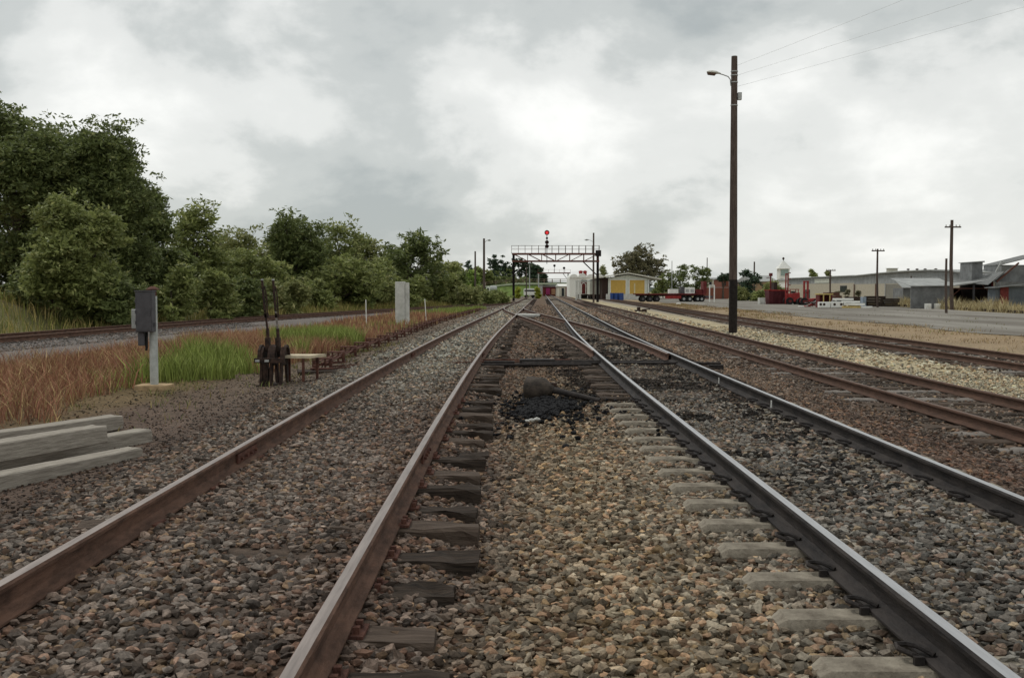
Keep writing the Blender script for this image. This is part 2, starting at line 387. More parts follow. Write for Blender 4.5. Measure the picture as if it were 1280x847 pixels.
# ------------------------------------------------------------------ tracks
RAILX = .755
def rail_mesh(path, ztop, side, name, parent, mats):
    """flat-bottom rail swept along path (Nx2 centreline), offset sideways by side"""
    prof = [(-.07, 0, 0), (-.07, .011, 0), (-.022, .028, 0), (-.0085, .045, 0), (-.0085, .108, 0), (-.033, .122, 0), (-.0345, .140, 0), (-.025, .1525, 1), (0, .1555, 1),
            (.025, .1525, 0), (.0345, .140, 0), (.033, .122, 0), (.0085, .108, 0), (.0085, .045, 0), (.022, .028, 0), (.07, .011, 0), (.07, 0, 0)]
    P = np.asarray(path, float); T = np.gradient(P, axis=0); T /= np.linalg.norm(T, axis=1)[:, None]; Nn = np.stack([T[:, 1], -T[:, 0]], 1)
    n = len(prof); V = []
    for k in range(len(P)):
        for (w, h, _) in prof:
            q = P[k] + Nn[k] * (side + w); V.append((q[0], q[1], ztop - .1555 + h))
    b = MB(); b.v = V
    for k in range(len(P) - 1):
        for j in range(n - 1):
            b.f.append((k * n + j, (k + 1) * n + j, (k + 1) * n + j + 1, k * n + j + 1)); b.m.append(1 if prof[j][2] else 0)
    b.f.append(tuple(range(n - 1, -1, -1))); b.m.append(0)
    b.f.append(tuple((len(P) - 1) * n + j for j in range(n))); b.m.append(0)
    return b.build(name, mats, parent)
def timber_sleeper_mesh(seed, L=2.5, W=.25, H=.14, tag_='timber_sleeper'):
    r = random.Random(seed); b = MB(); nxs = 24
    ring = []
    for i in range(nxs + 1):
        x = -L / 2 + L * i / nxs; e = .009 + (.008 if i < 3 or i > nxs - 3 else 0)
        cham = .022 if i in (0, nxs) else .012
        j = lambda: r.uniform(-e, e)
        ring.append([(x + j(), -W / 2 + j(), -H), (x + j(), W / 2 + j(), -H), (x + j(), W / 2 + j(), -cham * 1.4 + j()), (x + j(), W / 2 - .022 + j(), j()), (x + j(), r.uniform(-.03, .03), j() - .004), (x + j(), -W / 2 + .022 + j(), j()), (x + j(), -W / 2 + j(), -cham * 1.4 + j())])
    for rg in ring: b.v += rg
    n = 7
    for i in range(nxs):
        for k in range(n):
            b.f.append((i * n + k, i * n + (k + 1) % n, (i + 1) * n + (k + 1) % n, (i + 1) * n + k)); b.m.append(0)
    b.f.append(tuple(range(n - 1, -1, -1))); b.f.append(tuple(nxs * n + k for k in range(n))); b.m += [0, 0]
    return b
def simple_obj(b, name, mats):
    me = bpy.data.meshes.new(name); me.from_pydata(b.v, [], b.f)
    for m in (mats if isinstance(mats, list) else [mats]): me.materials.append(m)
    me.polygons.foreach_set('material_index', b.m); me.update(); return me
tim = [simple_obj(timber_sleeper_mesh(i), 'timber_sleeper', [m_timber_dark if i % 3 else m_timber_brown]) for i in range(6)]
tim3 = [simple_obj(timber_sleeper_mesh(i + 20), 'timber_sleeper', [m_timber_grey if i % 2 else m_timber_brown]) for i in range(4)]
cb = MB()
_prof = lambda x, w, h, dz: [(x, -w / 2 - .02, -.2), (x, w / 2 + .02, -.2), (x, w / 2 + .008, -.04 + dz), (x, w / 2 - .025, h), (x, -w / 2 + .025, h), (x, -w / 2 - .008, -.04 + dz)]
st_ = [(-1.25, .17, -.03, -.01), (-1.21, .2, 0.0, 0), (-.45, .22, 0, 0), (-.3, .2, -.03, 0), (.3, .2, -.03, 0), (.45, .22, 0, 0), (1.21, .2, 0, 0), (1.25, .17, -.03, -.01)]
for a in st_: cb.v += _prof(*a)
for i in range(len(st_) - 1):
    for k in range(6): cb.f.append((i * 6 + k, i * 6 + (k + 1) % 6, (i + 1) * 6 + (k + 1) % 6, (i + 1) * 6 + k)); cb.m.append(0)
cb.f += [(5, 4, 3, 2, 1, 0), tuple(42 + k for k in range(6))]; cb.m += [0, 0]
conc = simple_obj(cb, 'concrete_sleeper', m_concrete)
# spring clip (a bent round bar) and spike with plate
kb = MB()
kb.tube([(-.07, .0, .012), (-.115, .012, .03), (-.155, .045, .042), (-.15, .082, .045), (-.105, .09, .045), (-.078, .062, .048), (-.06, .02, .045), (-.035, -.01, .035)], .0115, 6)
kb.box(-.115, -.075, -.02, .0, -.01, .03)
clip_me = simple_obj(kb, 'spring_clip', m_rail_black)
sb = MB(); sb.box(-.125, .09, -.09, .09, -.004, .012); sb.box(-.105, -.075, -.05, -.02, 0, .045); sb.box(-.105, -.075, .03, .06, 0, .042)
plate_me = simple_obj(sb, 'spike_plate', m_rust)

def put(me, name, parent, loc, rz=0, tilt=0, sx=1):
    o = bpy.data.objects.new(name, me); col.objects.link(o); o.parent = parent
    o.location = Vector(loc) - world_loc(parent); o.rotation_euler = (tilt, 0, rz); o.scale = (sx, 1, 1); return o
def path_fn(fx, ys): return np.array([(float(fx(y)), y) for y in ys])
ys_main = list(np.arange(1.0, 60, 1.0)) + list(np.arange(60, 200, 4.0)) + list(np.arange(200, 431, 20.0))
T1 = lambda y: -1.51 + cf(y)
T2 = lambda y: 2.435 + cf(y)
T3 = lambda y: 6.47 + cf(y)
def UX(y): return -3.945 * float(sm((y - 19.5) / 60.0))
XO = lambda y: 2.435 + float(cf(y)) + UX(y)

tr1 = thing('railway_track', 'left main track with rusty brown rails on dark timber sleepers half buried in ballast', 'railway track', (-1.51, 1, 0))
for s_ in (-1, 1): rail_mesh(path_fn(T1, ys_main), .165, s_ * RAILX, 'rail', tr1, [m_rail_side, m_rail_top])
y = 2.45; s1 = []
rr = random.Random(3)
while y < 46:
    s1.append((y, rr.uniform(-.07, .07))); y += .615 + rr.uniform(-.07, .07)
for i, (y, dx) in enumerate(s1):
    sp = put(tim[i % 6], 'sleeper', tr1, (float(T1(y)) + dx, y, -.002 + rr.uniform(-.03, .012) - (.045 if i % 7 == 4 else 0)), rr.uniform(-.05, .05), rr.uniform(-.05, .05))
    if y < 14:
        for rx in (RAILX, -RAILX):
            k = bpy.data.objects.new('spike_plate', plate_me); col.objects.link(k); k.parent = sp
            k.location = (rx - dx, 0, .006)
            k.rotation_euler = (0, 0, math.pi if rx > 0 else 0)
for yj in (8.37, 21.4):
    for rx in (-RAILX, RAILX):
        xj = float(T1(yj)) + rx
        for sd in (-1, 1):
            b = MB(); x0, x1 = sorted((xj + sd * .012, xj + sd * .030)); b.box(x0, x1, yj - .3, yj + .3, .042, .118)
            for k in range(4): yb = yj - .22 + k * .147; b.tube([(xj + sd * .03, yb, .08), (xj + sd * .052, yb, .08)], .016, 6)
            b.build('fishplate', m_rust, tr1)
far = MB()
for y in np.arange(80, 170, .62): far.box(float(T1(y)) - 1.25, float(T1(y)) + 1.25, y - .12, y + .12, -.13, -.014)
tag(far.build('sleepers', m_timber_dark, tr1), kind='stuff')

tr2 = thing('railway_track', 'right main track with black oily rails, bright polished heads and pale concrete sleepers', 'railway track', (2.435, 1, 0))
for s_ in (-1, 1): rail_mesh(path_fn(T2, ys_main), .165, s_ * RAILX, 'rail', tr2, [m_rail_black, m_rail_shine])
y = 2.62; s2 = []
while y < 13.2: s2.append(y); y += .6
for i, y in enumerate(s2):
    sp = put(conc, 'sleeper', tr2, (float(T2(y)), y, .0), rr.uniform(-.01, .01))
    for rx in (-RAILX, RAILX):
        for sd in (1, -1):
            k = bpy.data.objects.new('rail_clip', clip_me); col.objects.link(k); k.parent = sp
            k.location = (rx, 0, .004); k.rotation_euler = (0, 0, 0 if sd > 0 else math.pi)
s2b = []
y = 13.5
while y < 19.4:
    s2b.append(y); sp = put(tim[i % 6], 'sleeper', tr2, (float(T2(y)) + rr.uniform(-.04, .04), y, .006)); i += 1; y += .46
far = MB()
for y in np.arange(47, 170, .62): far.box(float(T2(y)) - 1.25, float(T2(y)) + 1.25, y - .12, y + .12, -.13, -.014)
tag(far.build('sleepers', m_timber_dark, tr2), kind='stuff')
# insulated joints: pale fishplate straps on the right rail
for px_, py_ in ((912, 475), (967, 503)):
    Yj = (1.3 * F) / (py_ - 6 - 363)
    jx = float(T2(Yj)) + RAILX
    MB().box(jx - .050, jx - .0385, Yj - .012, Yj + .012, .03, .12).build('joint_strap', m_white, tr2)

tr3 = thing('railway_track', 'brown siding rails on grey timber sleepers, between the main line and the lamp pole', 'railway track', (6.47, 5, -.25))
for s_ in (-1, 1): rail_mesh(path_fn(T3, ys_main[3:]), -.085, s_ * RAILX, 'rail', tr3, [m_rail_rust3, m_rail_top3])
y = 5.0; k_ = 0
while y < 64:
    put((tim3 + tim)[k_ % 8], 'sleeper', tr3, (float(T3(y)) + rr.uniform(-.06, .06), y, -.243 + rr.uniform(-.01, .006)), rr.uniform(-.03, .03), 0); y += .62; k_ += 1
far = MB()
for y in np.arange(64, 150, .62): far.box(float(T3(y)) - 1.25, float(T3(y)) + 1.25, y - .12, y + .12, -.38, -.246)
tag(far.build('sleepers', m_timber_dark, tr3), kind='stuff')

tr4 = thing('railway_track', 'outer siding rails curving past the lamp pole at the edge of the dry grass', 'railway track', (11.4, 5, -.25))
for s_ in (-1, 1): rail_mesh(SID4, -.095, s_ * RAILX, 'rail', tr4, [m_rail_rust3, m_rail_rust3])
y = 10.0; k_ = 0
while y < 70:
    put((tim3 + tim)[(k_ * 3) % 8], 'sleeper', tr4, (float(x4(y)), y, -.245)); y += .64; k_ += 1
far = MB()
for y in np.arange(70, 175, .64): far.box(float(x4(y)) - 1.2, float(x4(y)) + 1.2, y - .12, y + .12, -.38, -.248)
tag(far.build('sleepers', m_timber_dark, tr4), kind='stuff')

tr5 = thing('railway_track', 'single rusty track curving past the foot of the wooded bank on the left', 'railway track', (-16, 20, -.1))
for s_ in (-1, 1): rail_mesh(LEFT, .06, s_ * RAILX, 'rail', tr5, [m_rail_side, m_rail_top3])
y = 14.0; k_ = 0
while y < 76:
    sl_ = math.atan2(float(xl(y + .5) - xl(y - .5)), 1)
    put(tim[k_ % 6], 'sleeper', tr5, (float(xl(y)), y, -.098), -sl_); y += .63; k_ += 1
far = MB()
for y in np.arange(76, 145, .63): far.box(float(xl(y)) - 1.2, float(xl(y)) + 1.2, y - .12, y + .12, -.24, -.098)
tag(far.build('sleepers', m_timber_dark, tr5), kind='stuff')

xo = thing('crossover_track', 'crossover rails snaking from the right main track over to the left one', 'railway track', (2.4, 20, 0))
ysx = np.arange(20.5, 80.1, 1.0)
def off_path(ys, s): return path_fn(XO, ys)
# the two rails, clear of the running rails where they start (blades lie against them)
rail_mesh(path_fn(lambda y: XO(y) - RAILX - .05 * 0, np.arange(21.5, 79.6, 1.0)), .163, -.01, 'rail', xo, [m_rail_side, m_rail_top])
rail_mesh(path_fn(lambda y: XO(y) + RAILX, np.arange(20.5, 79.6, 1.0)), .163, -.06, 'rail', xo, [m_rail_side, m_rail_top])
y = 19.6; bearers = []
while y < 79:
    c2_, c1_, cx_ = float(T2(y)), float(T1(y)), XO(y)
    if y < 47: a, b_ = cx_ - 1.3, c2_ + 1.28
    else: a, b_ = c1_ - 1.28, cx_ + 1.3
    bearers.append((y, a, b_)); y += .62
for i, (y, a, b_) in enumerate(bearers):
    put(tim[(i * 5) % 6], 'bearer', xo, ((a + b_) / 2 + rr.uniform(-.05, .05), y, (.008 if y < 28 else -.008)), 0, 0, (b_ - a) / 2.5)

# ------------------------------------------------------------------ ballast stones
def icos():
    p = (1 + 5 ** .5) / 2
    v = np.array([(-1, p, 0), (1, p, 0), (-1, -p, 0), (1, -p, 0), (0, -1, p), (0, 1, p), (0, -1, -p), (0, 1, -p), (p, 0, -1), (p, 0, 1), (-p, 0, -1), (-p, 0, 1)]) / math.sqrt(1 + p * p)
    f = np.array([(0, 11, 5), (0, 5, 1), (0, 1, 7), (0, 7, 10), (0, 10, 11), (1, 5, 9), (5, 11, 4), (11, 10, 2), (10, 7, 6), (7, 1, 8), (3, 9, 4), (3, 4, 2), (3, 2, 6), (3, 6, 8), (3, 8, 9), (4, 9, 5), (2, 4, 11), (6, 2, 10), (8, 6, 7), (9, 8, 1)])
    return v, f
def octa():
    v = np.array([(1, 0, 0), (-1, 0, 0), (0, 1, 0), (0, -1, 0), (0, 0, 1), (0, 0, -1)], float)
    f = np.array([(0, 2, 4), (2, 1, 4), (1, 3, 4), (3, 0, 4), (2, 0, 5), (1, 2, 5), (3, 1, 5), (0, 3, 5)]); return v, f
sy1 = np.array([a for a, b in s1] + [9999]); sy2 = np.array(s2 + s2b + [9999]); syb = np.array([b[0] for b in bearers] + [9999])
def nearest(y, arr):
    j = np.searchsorted(arr, y); j0 = np.clip(j - 1, 0, len(arr) - 1); j1 = np.clip(j, 0, len(arr) - 1)
    return np.minimum(np.abs(arr[j0] - y), np.abs(arr[j1] - y))
def scatter(name, y0, y1, per_m2, rmin, rmax, shape, dens_fn, lift=.0):
    area = 0; W0 = .56
    n = int(per_m2 * (W0 * (y1 ** 2 - y0 ** 2) + 3.0 * (y1 - y0)))
    y = np.sqrt(R.random(n) * (y1 ** 2 - y0 ** 2) + y0 ** 2)
    x = (R.random(n) * 2 - 1) * (W0 * y + 1.3)
    u = x - cf(y); keep = R.random(n) < dens_fn(u, x, y)
    x, y, u = x[keep], y[keep], u[keep]
    r = rmin + (rmax - rmin) * R.random(len(x)) ** 1.7
    r = np.where(u < -3.5, r * .6, r)
    bad = np.zeros(len(x), bool)
    for t in (-2.265, -.755, 1.68, 3.19, 5.715, 7.225): bad |= (np.abs(u - t) < .058 + r * .55)
    xw = np.array([0.0]); 
    ux = -3.945 * sm((y - 19.5) / 60.0) + 2.435
    for t in (-.765, .695): bad |= (y > 19.5) & (y < 79) & (np.abs(u - ux - t) < .06 + r * .5)
    d1 = nearest(y, sy1); d2 = nearest(y, sy2); db = nearest(y, syb)
    bad |= (d1 < .115) & (u > -.60) & (u < -.27) & (vnoise(x, y, .35, 91) > .26) & (R.random(len(x)) < .93)
    bad |= (d1 < .11) & ((np.abs(u + .755) < .17) | (np.abs(u + 2.265) < .17)) & (R.random(len(x)) < .6)
    bad |= (d2 < .11) & ((np.abs(u - 1.68) < .2) | (np.abs(u - 3.19) < .2)) & (y < 14) & (R.random(len(x)) < .75)
    bad |= (d1 < .12) & (u > -2.85) & (u <= -.8) & (vnoise(x, y, .45, 71) > .80) & (R.random(len(x)) < .9)
    bad |= (d2 < .115) & (u > 1.2) & (u < 1.56) & (y < 19.5) & (vnoise(x, y, .4, 93) > .30 + .05 * np.clip(y - 4.5, 0, 9)) & (R.random(len(x)) < .93)
    bad |= (d2 < .11) & (u > 1.75) & (u < 3.1) & (vnoise(x, y, .6, 75) > .8) & (R.random(len(x)) < .8)
    bad |= (db < .12) & (u - ux > -1.28) & (u - ux < .1) & (R.random(len(x)) < .7)
    bad |= (db < .12) & (u > 1.2) & (u < 3.6) & (y < 30) & (R.random(len(x)) < .3)
    for (qx, qy, qw, ql) in KEEPOUT: bad |= (np.abs(x - qx) < qw) & (np.abs(y - qy) < ql)
    x, y, u, r = [a[~bad] for a in (x, y, u, r)]
    n = len(x)
    bv, bf = shape
    k = len(bv)
    P = bv[None] * (1 + (R.random((n, k, 1)) - .5) * .75) + (R.random((n, k, 3)) - .5) * .35
    P *= np.stack([.75 + .6 * R.random(n), .65 + .5 * R.random(n), .42 + .42 * R.random(n)], 1)[:, None]
    # random tilt then spin
    a = R.random(n) * 6.283; t = (R.random(n) - .5) * 1.3
    ct, st = np.cos(t)[:, None], np.sin(t)[:, None]
    Y_, Z_ = P[..., 1] * ct - P[..., 2] * st, P[..., 1] * st + P[..., 2] * ct
    ca, sa = np.cos(a)[:, None], np.sin(a)[:, None]
    X2, Y2 = P[..., 0] * ca - Y_ * sa, P[..., 0] * sa + Y_ * ca
    z = gz(x, y) + r * (.15 + .55 * R.random(n)) + lift
    V = np.stack([X2 * r[:, None] + x[:, None], Y2 * r[:, None] + y[:, None], Z_ * r[:, None] + z[:, None]], -1).reshape(-1, 3)
    I = (bf[None] + (np.arange(n) * k)[:, None, None]).reshape(-1)
    c = ground_rgb(x, y, True)
    g = R.random(n)
    val = (.36 + 1.25 * R.random(n) ** 1.5 + (R.random(n) < .08) * .7) * (.9 + 4 * (r - .02))
    tint = np.ones((n, 3))
    tint[g < .2] = (1.08, .88, .78); tint[(g > .2) & (g < .5)] = (.92, .98, 1.02); tint[(g > .5) & (g < .62)] = (1.12, .98, .78)
    gm = c.mean(1, keepdims=True); c = (gm + (c - gm) * .72) * tint * val[:, None] * 1.02
    c = np.repeat(c, k, 0)
    o = np_mesh(name, V, np.full(n * len(bf), 3), I, m_stone, attr=np.clip(c, 0, .75), loc=(0, 0, 0))
    tag(o, 'loose crushed stone ballast between and around the rails', 'ballast', kind='stuff')
    return o
BEAMS = []
KEEPOUT = []
def dens_near(u, x, y):
    d = np.interp(u, [-8, -6, -4.6, -3.7, -3.1, 4.9, 5.3, 7.6, 8.4, 13, 14], [0, .1, .16, .30, 1, 1, .55, .6, .35, .35, .1])
    inr3 = (u > 5.3) & (u < 7.6)
    return d * np.where(inr3, .6, 1)

scatter('ballast_stones', 2.4, 10, 1750, .008, .0325, icos(), dens_near)
scatter('ballast_stones', 10, 21, 820, .012, .038, octa(), dens_near)
def dens_far(u, x, y):
    d = np.interp(u, [-5, -3.6, -3.1, 4.9, 5.3, 7.6, 8.4, 9.8, 10.3, 13, 13.5], [0, .3, 1, 1, .5, .6, .2, .2, .6, .6, 0])
    dl = np.abs(x - xl(np.clip(y, 8, 150))); d = np.maximum(d, (dl < 2.6) * (u < -5) * .8)
    return d
scatter('ballast_stones', 21, 48, 170, .025, .06, octa(), dens_far)
scatter('ballast_stones', 48, 100, 42, .05, .10, octa(), lambda u, x, y: dens_far(u, x, y) * (np.abs(u) < 9))

# ------------------------------------------------------------------ grasses
def grass(name, pts, hmin, hmax, w, colfn, label, cat, lean=.35, mat_=None, hn=.6):
    n = len(pts); x, y = pts[:, 0], pts[:, 1]; z = gz(x, y) - .02
    h = hmin + (hmax - hmin) * R.random(n); h = h * (1 - hn + 2 * hn * fbm(x, y, 1.1 + w * 60, 97)); a = R.random(n) * 6.283; b = R.random(n) * 6.283; ln = lean * h * (.2 + R.random(n))
    w_ = w * (.6 + .8 * R.random(n)); dx, dy = np.cos(a) * w_, np.sin(a) * w_; lx, ly = np.cos(b) * ln, np.sin(b) * ln
    V = np.stack([np.stack([x - dx, y - dy, z], 1), np.stack([x + dx, y + dy, z], 1),
                  np.stack([x + dx * .8 + lx * .35, y + dy * .8 + ly * .35, z + h * .6], 1), np.stack([x - dx * .8 + lx * .35, y - dy * .8 + ly * .35, z + h * .6], 1),
                  np.stack([x + lx, y + ly, z + h], 1)], 1).reshape(-1, 3)
    base = np.arange(n)[:, None] * 5
    I = (base + np.array([0, 1, 2, 3, 3, 2, 4])[None]).ravel()
    c = colfn(x, y); c = np.repeat(c, 5, 0)
    o = np_mesh(name, V, np.tile([4, 3], n), I, mat_ or m_grass, attr=c, loc=(0, 0, 0))
    return tag(o, label, cat, kind='stuff')
m_grass = mat('grass_blades', (.9, .9, .9, 1), .8, 0, 0, 3, c2=(1.1, 1.1, 1.1, 1), attr=True)
def pick(n, x0, x1, y0, y1, f):
    x = x0 + (x1 - x0) * R.random(n); y = np.sqrt(R.random(n) * (y1 ** 2 - y0 ** 2) + y0 ** 2); k = R.random(n) < f(x, y); return np.stack([x[k], y[k]], 1)
def edge(x, y): return x - cf(y) + np.interp(y, [14, 17.6, 20, 95], [5.9, 5.7, 4.85, 4.6]) - (fbm(x, y, 1.8, 50) - .5) * 1.5 + 1.5 * np.exp(-(((x + 6.1) / .6) ** 2 + ((y - 15.9) / 1.2) ** 2))
def in_field(x, y):
    return ((edge(x, y) < 0) & (x > xl(y) + np.interp(y, [10, 25, 45, 60, 80], [6.2, 6.0, 5.4, 3.6, 2.2]) + (fbm(x, y, 2, 55) - .5)) & (np.abs(x) < .53 * y + 1.2)).astype(float)
def green_amt(x, y):
    e = edge(x, y)
    g1 = sm((1.15 - ((x + 6.0 + (y - 19.5) * .24) / 1.35) ** 2 - ((y - 19.6) / 3.9) ** 2 + (fbm(x, y, .8, 61) - .5) * 1.6) / .9)
    g2 = np.exp(-((y - 36) / 13.0) ** 2) * sm((e + 2.7) / 1.0)
    g3 = sm((y - 62) / 10)
    return np.clip(np.maximum(np.maximum(g1 * 1.3, g2 * 1.5 * (fbm(x, y, 2.5, 62) > .5)), g3) + (fbm(x, y, 1.6, 60) - .5) * .7, 0, 1)
def field_col(x, y):
    n = len(x); g = green_amt(x, y) > R.random(n) * .5 + .25
    c = np.where(g[:, None], lin((116, 128, 64)), lin((136, 98, 78)))
    br = R.random(n) < .22; c[br & ~g] = lin((166, 146, 104)); c[br & g] = lin((150, 158, 92))
    dk = R.random(n) < .15; c[dk] = c[dk] * .6
    return c * (.6 + .7 * R.random(n) * (.6 + .8 * fbm(x, y, 1.3, 64)))[:, None] * 1.3
p = pick(190000, -14, -3.5, 10.2, 34, lambda x, y: in_field(x, y) * .8 * np.interp(y, [10, 18, 34], [.8, .9, 1]) * (fbm(x, y, .7, 58) > .36))
g_ = green_amt(p[:, 0], p[:, 1]) > .5
grass('seeding_grass', p[~g_], .12, .46, .005, field_col, 'reddish brown seeding grass between the tracks on the left', 'grass', .8)
grass('green_grass', p[g_], .22, .58, .008, field_col, 'bright green tall grass clump behind the lever frame', 'grass', .5)
p = pick(60000, -16, 1, 34, 95, lambda x, y: in_field(x, y) * .8)
grass('seeding_grass', p, .15, .40, .014, field_col, 'mixed red and green grass beyond the lever frame', 'grass')
def bank_f(x, y):
    dl = x - xl(y); return ((dl < -2.3) & (dl > -9 - y * .1) & (np.abs(x) < .54 * y + 1.5)) * (.55 + .45 * (fbm(x, y, 1.8, 66) > .45))
def bank_col(x, y):
    n = len(x); c = np.where((R.random(n) < .55)[:, None], lin((116, 118, 62)), lin((160, 144, 92))); return c * (.7 + .6 * R.random(n))[:, None] * 1.05
grass('bank_grass', pick(110000, -34, -5, 24, 100, bank_f), .25, .75, .014, bank_col, 'rough straw and green grass on the railway bank', 'grass', .5)
def dry_f(x, y):
    u = x - cf(y); return ((u > 13.2) & (x < 20 + np.interp(y, [10, 40, 236], [0, 0, 5]))) * (np.abs(x) < .54 * y + 1) * (fbm(x, y, 1.4, 80) > .56) * .8
def dry_col(x, y):
    n = len(x); c = np.where((R.random(n) < .6)[:, None], lin((146, 126, 92)), lin((112, 92, 68))); c[R.random(n) < .1] = lin((110, 116, 60)); return c * (.7 + .6 * R.random(n))[:, None] * 1.2
grass('dry_grass', pick(90000, 13, 26, 24, 130, dry_f), .03, .2, .011, dry_col, 'flattened dry brown grass between the outer siding and the yard', 'grass', .9)
def tall_f(x, y):
    e = 36.5 + np.interp(y, [10, 60, 110, 236], [0, 0, 6, 10]); return ((x > e) & (x < e + 3.2)) * (np.abs(x) < .54 * y + 1) * (.25 + (fbm(x, y, 2.2, 83) > .42))
def tall_col(x, y):
    n = len(x); c = np.where((R.random(n) < .7)[:, None], lin((178, 166, 130)), lin((138, 122, 88))); return c * (.7 + .5 * R.random(n))[:, None] * 1.15
grass('tall_dry_grass', pick(34000, 36, 46, 64, 112, tall_f), .15, 1.0, .022, tall_col, 'tall straw coloured grass in front of the iron sheds', 'grass', .6, hn=.9)

# ------------------------------------------------------------------ trees
def weed_f(x, y): return (np.abs(x) < .54 * y + 1) * (fbm(x, y, 3.0, 85) > .66) * .5
def weed_col(x, y):
    n = len(x); c = np.where((R.random(n) < .5)[:, None], lin((140, 128, 84)), lin((100, 108, 62))); return c * (.7 + .6 * R.random(n))[:, None]
grass('yard_weeds', pick(26000, 20, 44, 36, 130, weed_f), .03, .16, .012, weed_col, 'sparse dry weeds growing through the gravel yard', 'weeds', .8)
def verge_f(x, y): e = edge(x, y); return ((e > -.2) & (e < 1.6) & (np.abs(x) < .54 * y + 1)) * (fbm(x, y, .5, 87) > .60) * np.clip(1 - e / 1.8, 0, 1)
grass('verge_weeds', pick(30000, -10, -2.5, 9.5, 30, verge_f), .03, .16, .006, weed_col, 'small weeds creeping from the verge over the brown dirt', 'weeds', .9)
L_dark = leafmat('leaf_dark', (.078, .098, .034, 1), (.170, .205, .070, 1), (.29, .30, .12, 1))
L_mid = leafmat('leaf_mid', (.130, .155, .050, 1), (.255, .285, .095, 1), (.42, .42, .18, 1))
L_yel = leafmat('leaf_yellowish', (.15, .17, .06, 1), (.28, .29, .11, 1), (.42, .40, .19, 1))
L_bright = leafmat('leaf_bright', (.12, .19, .035, 1), (.26, .34, .09, 1), (.40, .45, .16, 1))
L_pine = leafmat('leaf_pine', (.022, .042, .022, 1), (.050, .080, .042, 1), (.08, .11, .06, 1), .15)
L_gum = leafmat('leaf_gum', (.10, .095, .050, 1), (.19, .175, .095, 1), (.28, .24, .14, 1))
L_yg = leafmat('leaf_yellow_green', (.22, .25, .03, 1), (.40, .42, .06, 1))
m_bark = mat('bark', (.09, .07, .055, 1), .95, 0, .3, 8, .6)
m_barkp = mat('pale_bark', (.30, .26, .21, 1), .9, 0, .3, 5, .4)
def leaves(lobes, n, size, seed, clump=.35, per=14, droop=.0):
    r = np.random.default_rng(seed); L = np.array(lobes, float)     # cx cy cz rx rz
    w = (L[:, 3] ** 2 * L[:, 4]) ** .66; w = w / w.sum()
    nc = max(4, n // per); li = r.choice(len(L), nc, p=w)
    d = r.normal(size=(nc, 3)); d /= np.linalg.norm(d, axis=1)[:, None]
    q = np.where(r.random(nc) < .66, .70 + .36 * r.random(nc), r.random(nc) ** .5); q = np.where(r.random(nc) < .2, 1.0 + .55 * r.random(nc), q)[:, None]
    q = q * (.78 + .5 * vnoise(li * 3.7 + d[:, 0] * 1.6, d[:, 2] * 1.6 + li, .8, 5))[:, None]
    C = L[li, :3] + d * q * np.stack([L[li, 3], L[li, 3], L[li, 4]], 1)
    C = np.repeat(C, per, 0); m = len(C)
    g = r.normal(size=(m, 3)); g *= (clump * r.random(m) ** .4)[:, None] / np.maximum(np.linalg.norm(g, axis=1)[:, None], .01)
    g[:, 2] *= .55
    P = C + g
    nn = r.normal(size=(m, 3)) * .75 + np.array([0, 0, .8]); nn /= np.linalg.norm(nn, axis=1)[:, None]
    t = g + r.normal(size=(m, 3)) * .1; t[:, 2] -= droop; t -= nn * (t * nn).sum(1)[:, None]; t /= np.maximum(np.linalg.norm(t, axis=1)[:, None], 1e-4)
    b = np.cross(nn, t); s = (size * (.6 + .8 * r.random(m)))[:, None]
    V = np.stack([P - t * s, P + b * s * .42 - nn * s * .12, P + t * s, P - b * s * .42 - nn * s * .12], 1).reshape(-1, 3)
    return V, m
